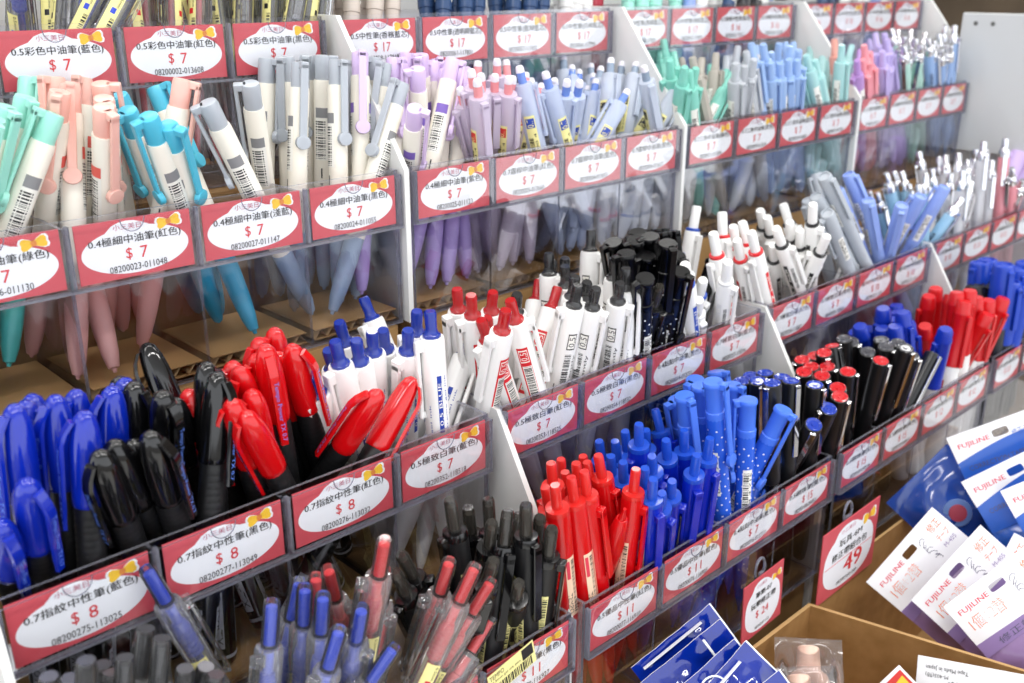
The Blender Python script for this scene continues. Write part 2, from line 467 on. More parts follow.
def fine(c):
    body = mat('fine_' + c, HEX[c], 0.35)
    out = []
    b = MB().lathe([(0, 0), (0.004, 0), (0.0049, 0.001), (0.0051, 0.004), (0.0051, 0.092), (0.0046, 0.0925)], 14)
    out.append(R('barrel', b, [body]))
    b = MB().lathe([(0.0051, 0.0915), (0.0056, 0.092), (0.0056, 0.125), (0.0053, 0.148), (0.0047, 0.150), (0.0040, 0.1502), (0.0036, 0.1488), (0, 0.1488)], 14)
    out.append(R('cap', b, [body]))
    b = MB(); clip_bar(b, 0.148, 0.104, 0.0068, 0.0042, 0.0015, 0.004, 0, 'ball', 0.003)
    out.append(R('clip', b, [mat('fineclip_dark', '#1c1c20', 0.3) if c == 'beige' else body]))
    b = MB(); r = 0.00572
    patch(b, 0.098, 0.124, 66, 112, r, 0); wrap_text(b, '0.38 gel', 0.1, 0.122, 98, 0.002, r + 0.00006, 1); barcode(b, 0.1, 0.122, 70, 86, r + 0.00006, 1, 2)
    out.append(R('sticker', b, [mat('sticker_white', '#f4f2ea', 0.5), INK()]))
    return out

def cgel(c):
    body = mat('cgel_' + c, {'mint': '#c0e8dc'}.get(c, HEX[c]), 0.2, clear=0.3 if c != 'clear' else 0.5, coat=0.3)
    out = []
    b = MB().lathe([(0, 0), (0.0008, 0), (0.001, 0.003), (0.003, 0.012), (0.0049, 0.03), (0.0052, 0.05), (0.0052, 0.127), (0.005, 0.128)], 12)
    out.append(R('barrel', b, [body]))
    out.append(R('refill', MB().lathe([(0.0012, 0.004), (0.0022, 0.02), (0.0022, 0.12)], 8), [mat('cgelref_' + c, {'clear': '#c9ccd4', 'mint': '#8ed4c0', 'azure': '#7aa2e6', 'skyblue': '#7fbbe4', 'rose': '#ee9aa6'}[c], 0.3)]))
    b = MB().lathe([(0.0048, 0.1272), (0.0050, 0.128), (0.0049, 0.134), (0.0040, 0.1375), (0.0034, 0.138)], 12)
    out.append(R('metal_collar', b, [CHROME()]))
    b = MB().lathe([(0.0030, 0.1375), (0.0029, 0.1465), (0.0022, 0.148), (0, 0.148)], 12)
    out.append(R('button', b, [CHROME()]))
    b = MB(); clip_bar(b, 0.134, 0.098, 0.0064, 0.0038, 0.0010, 0.004, 0, 'ball', 0.003)
    out.append(R('clip', b, [CHROME()]))
    b = MB(); r = 0.00532
    barcode(b, 0.084, 0.106, 66, 96, r, 0, 12)
    out.append(R('print', b, [INK()]))
    return out

def cclick(c):
    ink = mat('cink_' + c, {'blue': '#1a3fc0', 'red': '#d2222a', 'black': '#1d1d22'}[c], 0.35)
    out = []
    b = MB().lathe([(0, 0), (0.0009, 0), (0.0011, 0.003), (0.003, 0.012), (0.0050, 0.03), (0.0056, 0.05), (0.0056, 0.110), (0.0058, 0.1105), (0.0058, 0.1275), (0.0053, 0.129), (0.0038, 0.1292)], 14)
    out.append(R('barrel', b, [SHELLB]))
    prof = [(0.0012, 0.004), (0.0017, 0.02), (0.0017, 0.0985)]
    for k in range(6):
        z = 0.1005 + 0.0026 * k
        prof += [(0.0036, z), (0.0038, z + 0.0012), (0.0034, z + 0.002)]
    prof += [(0.0030, 0.118), (0.0022, 0.1185), (0.0022, 0.127)]
    out.append(R('refill', MB().lathe(prof, 10), [ink]))
    b = MB().lathe([(0.0036, 0.1292), (0.0034, 0.1462), (0.0030, 0.148)], 12)
    b.m[-1] = 1
    inner = MB().lathe([(0.0024, 0.130), (0.0024, 0.1455), (0.0020, 0.1458)], 10)
    out.append(R('button', b, [SHELL, mat('silver_top', '#6e6e74', 0.25, 0.6) if c == 'black' else SHELL], [R('button_core', inner, [ink])]))
    b = MB(); clip_bar(b, 0.1275, 0.084, 0.0070, 0.0046, 0.0016, 0.004, 0, 'ball', 0.005)
    out.append(R('clip', b, [SHELL]))
    b = MB(); r = 0.0058
    patch(b, 0.060, 0.100, 58, 124, r, 0); wrap_text(b, 'TEMPO', 0.062, 0.073, 84, 0.0026, r + 0.00006, 1, True)
    patch(b, 0.0885, 0.0915, 84, 108, r + 0.00006, 2, 3)
    wrap_text(b, '0.5mm', 0.092, 0.099, 110, 0.0014, r + 0.00006, 1, True); barcode(b, 0.0745, 0.086, 100, 120, r + 0.00006, 1, 3)
    out.append(R('sticker', b, [YEL(), INK(), ink]))
    return out

def rub(c):
    out = []
    b = MB().lathe([(0, 0), (0.0009, 0), (0.0011, 0.003), (0.003, 0.012), (0.0052, 0.032), (0.0060, 0.055), (0.0060, 0.1225)], 16)
    out.append(R('barrel', b, [BLACKM()]))
    out.append(R('collar', MB().lathe([(0.0060, 0.1222), (0.0061, 0.1245), (0.0056, 0.1262), (0.0036, 0.1264)], 16), [BLACKG()]))
    b = MB().lathe([(0.0032, 0.126), (0.0031, 0.1415), (0.0026, 0.143), (0, 0.143)], 12)
    out.append(R('button', b, [SMOKE], [R('button_core', MB().lathe([(0.0019, 0.1265), (0.0019, 0.139), (0.0, 0.139)], 8), [mat('smoke_core', '#6d6862', 0.3)])]))
    b = MB(); clip_bar(b, 0.1245, 0.082, 0.0072, 0.0048, 0.0017, 0.004, 0, 'ball', 0.005)
    out.append(R('clip', b, [BLACKG()]))
    b = MB(); r = 0.00612
    patch(b, 0.066, 0.105, 58, 126, r, 0); patch(b, 0.086, 0.104, 62, 90, r + 0.00006, 1); barcode(b, 0.068, 0.103, 100, 122, r + 0.00006, 1, 7)
    wrap_text(b, 'TEMPO', 0.068, 0.082, 76, 0.0026, r + 0.00006, 1, True)
    out.append(R('sticker', b, [YEL(), INK()]))
    return out

def trans(c):
    k = 'red' if c in ('red', 'inverted') else 'blue'
    body = mat('trans_' + k, {'red': '#cf0c12', 'blue': '#0a26b4'}[k], 0.18, clear=0.08, coat=0.3)
    btn = mat('transbtn_' + k, {'red': '#de2a26', 'blue': '#2354cc'}[k], 0.18, clear=0.18, coat=0.3)
    prof = [(0, 0), (0.0009, 0), (0.0011, 0.003), (0.003, 0.012), (0.0052, 0.032), (0.0060, 0.055), (0.0060, 0.1285), (0.0056, 0.1307), (0.0036, 0.131)]
    bt = [(0.0028, 0.1305), (0.0027, 0.1437), (0.0023, 0.145), (0, 0.145)]
    fl = (lambda q: [(r, 0.145 - z) for r, z in reversed(q)]) if c == 'inverted' else (lambda q: q)
    out = [R('barrel', MB().lathe(fl(prof), 16), [body]), R('button', MB().lathe(fl(bt), 10), [btn])]
    if c == 'inverted':
        b = MB().lathe([(0.0056, 0.088), (0.0063, 0.09), (0.0060, 0.112), (0.0048, 0.126), (0.0030, 0.1366), (0.0026, 0.137)], 14)
        out.append(R('grip', b, [body]))
        return out
    out.append(R('collar', MB().lathe([(0.0058, 0.128), (0.0062, 0.129), (0.0058, 0.1312), (0.0030, 0.1315)], 14), [btn]))
    b = MB(); clip_bar(b, 0.1245, 0.082, 0.0072, 0.0048, 0.0017, 0.004, 0, 'ball', 0.005)
    out.append(R('clip', b, [body]))
    b = MB(); r = 0.00612
    patch(b, 0.062, 0.102, 62, 116, r, 0); barcode(b, 0.064, 0.100, 92, 112, r + 0.00006, 1, 11); patch(b, 0.088, 0.100, 66, 84, r + 0.00006, 2)
    wrap_text(b, 'TEMPO', 0.064, 0.078, 74, 0.0026, r + 0.00006, 1, True)
    out.append(R('sticker', b, [mat('sticker_' + k, {'red': '#f0cdb0', 'blue': '#d8d3a4'}[k], 0.5), INK(), mat('stickmark_' + k, {'red': '#d83a50', 'blue': '#23356e'}[k], 0.5)]))
    return out

def roll(c):
    out = []
    b = MB().lathe([(0, 0), (0.003, 0), (0.0042, 0.002), (0.0052, 0.012), (0.0053, 0.07), (0.005, 0.0705)], 14)
    b.lathe([(0.0053, 0.040), (0.00545, 0.0402), (0.00545, 0.0418), (0.0053, 0.042)], 14, 1)
    out.append(R('barrel', b, [BLACKG(), mat('rollring_' + c, {'blue': '#16318e', 'red': '#c01820', 'black': '#a01820'}[c], 0.3)]))
    b = MB().lathe([(0.0053, 0.0695), (0.0057, 0.07), (0.0058, 0.1375), (0.0056, 0.1392), (0.0050, 0.1395), (0.0048, 0.1385)], 16)
    out.append(R('cap', b, [mat('roll_cap', '#121214', 0.3, coat=0.15)]))
    b = MB().lathe([(0.0050, 0.1378), (0.0050, 0.1398), (0.0044, 0.14), (0.0034, 0.1392), (0.0016, 0.1392), (0.0012, 0.1398), (0, 0.1398)], 16)
    out.append(R('end_disc', b, [mat('disc_' + c, {'blue': '#1b3aa8', 'red': '#c4141e', 'black': '#4c4c52'}[c], 0.12, coat=0.5)]))
    b = MB(); clip_bar(b, 0.1388, 0.090, 0.0066, 0.0036, 0.0010, 0.005, 0, 'ball', 0.0022)
    out.append(R('clip', b, [CHROME()]))
    return out

def mark(c):
    cap = mat('markcap_' + c, HEX[c], 0.32)
    out = []
    b = MB().lathe([(0, 0), (0.005, 0), (0.006, 0.001), (0.0062, 0.004), (0.0062, 0.086), (0.0056, 0.0865)], 16)
    out.append(R('barrel', b, [WHITE()]))
    b = MB().lathe([(0.0062, 0.0855), (0.0067, 0.086), (0.0067, 0.088), (0.0064, 0.089), (0.0062, 0.127), (0.0064, 0.1275), (0.0064, 0.1290), (0.0058, 0.1310), (0.0056, 0.136), (0.0046, 0.138), (0, 0.138)], 16)
    out.append(R('cap', b, [cap]))
    b = MB(); clip_bar(b, 0.1275, 0.086, 0.0076, 0.0040, 0.0015, 0.005, 0, 'ball', 0.004)
    out.append(R('clip', b, [cap]))
    b = MB(); r = 0.0063
    patch(b, 0.05, 0.074, 60, 100, r, 0); wrap_text(b, 'CD PEN', 0.052, 0.072, 80, 0.0024, r + 0.00006, 1)
    out.append(R('print', b, [mat('markband_' + c, HEX[c], 0.4), mat('sticker_white', '#f4f2ea', 0.5)]))
    return out

def big(c):
    cap = mat('bigcap_' + c, {'blue': '#123fb4', 'black': '#1b1b1e', 'lilac': '#cbb2e2'}[c], 0.34)
    out = []
    b = MB().lathe([(0, 0), (0.0066, 0), (0.0078, 0.001), (0.0082, 0.004), (0.0082, 0.08), (0.0076, 0.0805)], 18)
    out.append(R('barrel', b, [mat('bigbarrel_' + c, {'lilac': '#ded0ec'}.get(c, '#20242c'), 0.35)]))
    b = MB().lathe([(0.0082, 0.0795), (0.0088, 0.08), (0.0086, 0.131), (0.0080, 0.1342), (0.0070, 0.135), (0.0060, 0.135), (0.0054, 0.1334), (0.0034, 0.1334), (0.0028, 0.1344), (0, 0.1344)], 18)
    out.append(R('cap', b, [cap]))
    b = MB(); clip_bar(b, 0.131, 0.094, 0.0098, 0.0050, 0.0018, 0.007, 0, 'ball', 0.004)
    out.append(R('clip', b, [cap]))
    return out

MODEL = dict(milk=milk, frost=frost, tri=tri, capd=capd, wclick=wclick, dot=dot, ring=ring, fine=fine, cgel=cgel, cclick=cclick, rub=rub, trans=trans, roll=roll, mark=mark, big=big)
KIND = dict(milk='ballpoint_pen', frost='ballpoint_pen', tri='ballpoint_pen', capd='capped_gel_pen', wclick='click_pen', dot='dotted_pen', ring='click_pen', fine='fineliner_pen', cgel='gel_pen', cclick='clear_pen', rub='rubber_pen', trans='gel_pen', roll='rollerball_pen', mark='marker_pen', big='marker_pen')
# ------------------------------------------------------------------ object helpers
def obj(name, me, parent=None, M=None):
    o = bpy.data.objects.new(name, me)
    COL.objects.link(o)
    if parent is not None: o.parent = parent
    if M is not None: o.matrix_local = M
    return o
def thing(name, label, cat, M=None, group=None):
    o = bpy.data.objects.new(name, None)
    o.empty_display_size = 0.01
    COL.objects.link(o)
    if M is not None: o.matrix_world = M
    return tag(o, label, cat, group)
def tag(o, label, cat, group=None):
    o['label'] = label; o['category'] = cat
    if group: o['group'] = group
    return o
def struct(name, mb, mats, smooth=False):
    o = obj(name, mb.mesh(name, mats, smooth)); o['kind'] = 'structure'
    return o

ORD = ['', 'first', 'second', 'third', 'fourth', 'fifth', 'sixth', 'seventh', 'eighth', 'ninth', 'tenth', 'eleventh', 'twelfth', 'thirteenth', 'fourteenth', 'fifteenth', 'sixteenth', 'seventeenth', 'eighteenth', 'nineteenth', 'twentieth']
LOOK = dict(milk='cream pen with %s cap', frost='frosted %s click pen', tri='%s translucent click pen', capd='capped gel pen with %s cap', wclick='white click pen with %s button',
            dot='%s polka dot click pen', ring='white click pen with %s collar', fine='%s capped fineliner', cgel='%s gel pen with chrome top', cclick='clear pen with %s refill', rub='matte %s pen with smoky button',
            trans='translucent %s click pen', roll='black rollerball with %s disc', mark='marker with %s cap', big='thick %s capped marker')
WORD = dict(sky='sky blue', haze='grey blue', fog='pale grey', skyblue='light blue', aqua='bright aqua', inverted='red nib up')
# compartments, described by the tag in front of them
CELLS = {
'A00': 'in the top near left cell', 'A01': 'in top row above blue 0.5 tag', 'A02': 'in top row above red 0.5 tag', 'A03': 'in top row above black 0.5 tag',
'A10': 'above the first $17 tag', 'A11': 'above the second $17 tag', 'A12': 'above the third $17 tag', 'A13': 'above the fourth $17 tag',
'A20': 'above the fifth $17 tag', 'A21': 'above the sixth $17 tag', 'A22': 'above the nearer $16 tag', 'A23': 'above the farther $16 tag',
'A30': 'in top far tray, first cell', 'A31': 'in top far tray, second cell', 'A32': 'in top far tray, third cell', 'A33': 'in top far tray, last cell',
'B00': 'behind the green 0.4 tag', 'B01': 'behind the red 0.4 tag', 'B02': 'behind the light blue 0.4 tag', 'B03': 'behind the black 0.4 tag',
'B10': 'behind the purple 0.4 tag', 'B11': 'behind the red 0.7 tag', 'B12': 'behind the blue 0.7 tag', 'B13': 'behind the black 0.7 tag',
'B20': 'in turquoise second-row cell', 'B21': 'in pale grey second-row cell', 'B22': 'in blue second-row cell', 'B23': 'in aqua second-row cell',
'B30': 'in pink far second-row cell', 'B31': 'in lavender far second-row cell', 'B32': 'in mint far second-row cell', 'B33': 'in last cell by white panel',
'C00': 'behind the blue $8 tag', 'C01': 'behind the black $8 tag', 'C02': 'behind the red $8 tag', 'C03': 'behind the blue 118518 tag',
'C10': 'behind the red 118525 tag', 'C11': 'behind the black 118532 tag', 'C12': 'behind the black dotted-pen tag', 'C13': 'behind the blue 0.7 white-pen tag',
'C20': 'behind the red 0.7 white-pen tag', 'C21': 'behind the black 0.7 white-pen tag', 'C22': 'behind the nearer $10 tag', 'C23': 'behind the farther $10 tag',
'C30': 'in third-row far tray, first cell', 'C31': 'in third-row far tray, second cell', 'C32': 'in third-row far tray, third cell', 'C33': 'in third-row far tray, last cell',
'D00': 'at the bottom left corner', 'D01': 'below the black $8 tag', 'D02': 'below the red $8 tag', 'D03': 'behind the black $11 tag',
'D10': 'behind the red $11 tag', 'D11': 'behind the blue $11 tag', 'D12': 'behind the blue dotted-pen tag', 'D13': 'behind the blue $15 tag',
'D20': 'behind the red $15 tag', 'D21': 'behind the black $15 tag', 'D22': 'behind the nearer $12 tag', 'D23': 'behind the farther $12 tag',
'D30': 'in front-row far tray, first cell', 'D31': 'in front-row far tray, second cell', 'D32': 'in front-row far tray, third cell', 'D33': 'in front-row far tray, last cell',
}
TRAY_LABEL = {}
for _r, _rn in (('A', 'top'), ('B', 'second'), ('C', 'third'), ('D', 'front')):
    for _u, _un in enumerate(('nearest', 'second', 'third', 'farthest')):
        TRAY_LABEL[_r + str(_u)] = 'clear acrylic pen tray with four cells, %s tray in the %s row' % (_un, _rn)

